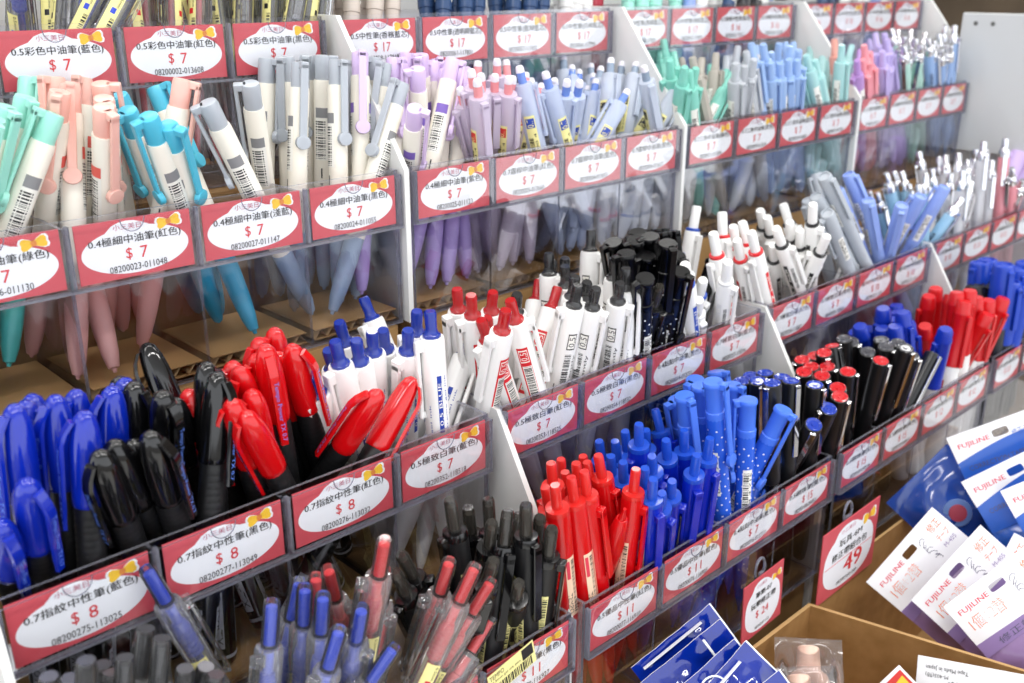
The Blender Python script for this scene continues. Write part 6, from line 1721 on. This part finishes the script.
# ------------------------------------------------------------------ surroundings
def build_room():
    fl = mat('floor_tile', '#8c8780', 0.4, noise=0.3, nscale=3, ncol='#7a756e')
    struct('floor', MB().box((-3, -3, -1.06), (5, 2.6, -1.0)), [fl])
    struct('ceiling', MB().box((-3, -3, 1.9), (5, 2.6, 1.96)), [mat('ceiling_white', '#e4e4e2', 0.8)])
    struct('wall_back', MB().box((-3, 2.6, -1.0), (5, 2.66, 1.9)), [mat('wall_tan', '#6b5a48', 0.8, noise=0.6, nscale=2.5, ncol='#2e2620')])
    struct('wall_right', MB().box((5, -3, -1.0), (5.06, 2.66, 1.9)), [mat('wall_brown', '#7a6a58', 0.8, noise=0.6, nscale=2.5, ncol='#2a221c')])
    root = thing('display_table', 'white display table carrying the pen rack and the cartons', 'table', Matrix.Translation((0.5, 0.0, -1.0)))
    tw = mat('table_white', '#d9d8d4', 0.4)
    obj('table_top', MB().bbox_round((-0.75, -0.42, 0.708), (0.75, 0.30, 0.7395), 0.003).mesh('table_top', [tw]), root)
    for x in (-0.7, 0.66):
        for y in (-0.38, 0.22):
            obj('leg', MB().bbox_round((x, y, 0), (x + 0.04, y + 0.04, 0.708), 0.002).mesh('leg', [tw]), root)
    # back board of the rack
    o = obj('rack_back_board', MB().box((-0.02, 0.266, -0.26), (1.02, 0.274, 0.24)).mesh('rack_back_board', [mat('rack_white', '#e6e6e4')], False))
    tag(o, 'tall white back board standing behind the whole pen rack', 'rack board')
    # white end panel of the neighbouring display
    root = thing('end_panel', 'white end panel with two screw holes at the far right of the rack', 'panel', Matrix.Translation((0.979, -0.036, 0.07)))
    pl = [(0, 0), (0.1425, 0), (0.1425, 0.1365), (0, 0.1365)]
    mb = MB().bbox_round((0, 0, 0), (0.006, 0.1425, 0.1365), 0.001)
    obj('board', mb.mesh('board', [mat('end_white', '#c6c8c9', 0.5)]), root)
    for yy in (0.128, 0.111):
        M = Matrix.Translation((-0.0004, yy, 0.1265)) @ Matrix.Rotation(PI / 2, 4, 'Y')
        obj('screw_hole', MB().lathe([(0.0022, 0), (0.0022, 0.0008), (0.0014, 0.0009), (0.0, 0.0007)], 12, 0, M).mesh('screw_hole', [mat('hole_grey', '#5b5b58', 0.5)]), root)
    mb = MB().box((0, 0.004, -0.328), (0.006, 0.020, 0.0)); mb.box((0, 0.122, -0.328), (0.006, 0.138, 0.0))
    root = thing('display_stand', 'white stand of the neighbouring display behind the end panel', 'stand', Matrix.Translation((1.0, -0.03, -0.26)))
    obj('stand_body', MB().bbox_round((0, 0, 0), (0.13, 0.125, 0.33), 0.001).mesh('stand_body', [mat('end_white')]), root)
    obj('stand_lip', MB().bbox_round((-0.002, -0.002, 0.33), (0.132, 0.127, 0.334), 0.001).mesh('stand_lip', [mat('end_white')]), root)
    root = thing('pen_cup', 'clear acrylic cup of pens standing on the stand beyond the end panel', 'cup', Matrix.Translation((1.02, -0.015, 0.0745)))
    t = 0.0018
    for nm, lo, hi in (('front_panel', (0, 0, 0), (0.09, t, 0.08)), ('back_panel', (0, 0.09 - t, 0), (0.09, 0.09, 0.08)), ('side_panel', (0, t, 0), (t, 0.09 - t, 0.08)), ('side_panel', (0.09 - t, t, 0), (0.09, 0.09 - t, 0.08)), ('base_panel', (t, t, 0), (0.09 - t, 0.09 - t, t))):
        obj(nm, MB().box(lo, hi, 0, None, 1).mesh(nm, [ACR, EDGE], False), root)
    PENS.setdefault('cgel:clear', None)
    if PENS['cgel:clear'] is None:
        ZS[0] = LEN['cgel'][1] / LEN['cgel'][0]; PENS['cgel:clear'] = cgel('clear')
    for k in range(7):
        x, y = 1.034 + 0.022 * (k % 3), 0.002 + 0.026 * (k // 3)
        M = Matrix.Translation((x, y, 0.0775)) @ Matrix.Rotation(0.10 * math.sin(k * 2.1), 4, 'X') @ Matrix.Rotation(0.10 * math.cos(k * 1.7), 4, 'Y') @ Matrix.Rotation(k * 1.3, 4, 'Z')
        r2 = thing('gel_pen', 'clear gel pen with chrome top in the cup beyond the end panel', 'pen', M, 'clear pens in the far cup')
        for part, me, sub in PENS['cgel:clear']: obj(part, me, r2)
    # background post
    root = thing('steel_post', 'grey steel shelf post beyond the far end of the rack', 'post', Matrix.Translation((1.86, 0.62, -1.0)))
    obj('post', MB().bbox_round((0, 0, 0.004), (0.035, 0.035, 2.3), 0.003).mesh('post', [mat('steel', '#8f8f90', 0.35, 0.6)]), root)
    obj('foot_plate', MB().bbox_round((-0.02, -0.02, 0), (0.055, 0.055, 0.004), 0.001).mesh('foot_plate', [mat('steel')]), root)

def build_lights():
    w = bpy.data.worlds.new('World'); SC.world = w; w.use_nodes = True
    bg = w.node_tree.nodes['Background']
    bg.inputs[0].default_value = (0.93, 0.96, 1.0, 1); bg.inputs[1].default_value = 1.95
    # rows of ceiling tube lights
    k = 0
    for y, e in ((-0.95, 17), (0.15, 7), (1.1, 10)):
        for x in (-1.0, 0.6, 2.2):
            L = bpy.data.lights.new('ceiling_tube', 'AREA'); L.shape = 'RECTANGLE'; L.size = 1.2; L.size_y = 0.12
            L.energy = e; L.color = (1.0, 0.985, 0.96)
            o = bpy.data.objects.new('ceiling_tube', L); COL.objects.link(o)
            o.location = (x, y, 1.86)
    SC.view_settings.view_transform = 'Standard'; SC.view_settings.look = 'None'
    SC.view_settings.exposure = -0.02; SC.view_settings.gamma = 1.0; SC.view_settings.use_curve_mapping = False
    try:
        SC.cycles.transparent_max_bounces = 48; SC.cycles.max_bounces = 10; SC.cycles.sample_clamp_indirect = 6
    except Exception: pass

def build_camera():
    cam = bpy.data.cameras.new('camera'); cam.sensor_width = 36; cam.lens = 1000 * 36 / 1024; cam.clip_start = 0.01
    o = bpy.data.objects.new('camera', cam); COL.objects.link(o)
    yaw, pitch = math.radians(46.2769), math.radians(-20.0062)
    f = Vector((math.cos(yaw) * math.cos(pitch), math.sin(yaw) * math.cos(pitch), math.sin(pitch)))
    o.rotation_euler = f.to_track_quat('-Z', 'Y').to_euler()
    o.location = (-0.08504, -0.34684, 0.23985)
    cam.dof.use_dof = True; cam.dof.focus_distance = 0.51; cam.dof.aperture_fstop = 11.0
    SC.camera = o

build_rack()
place_pens()
build_front()
build_room()
build_lights()
build_camera()
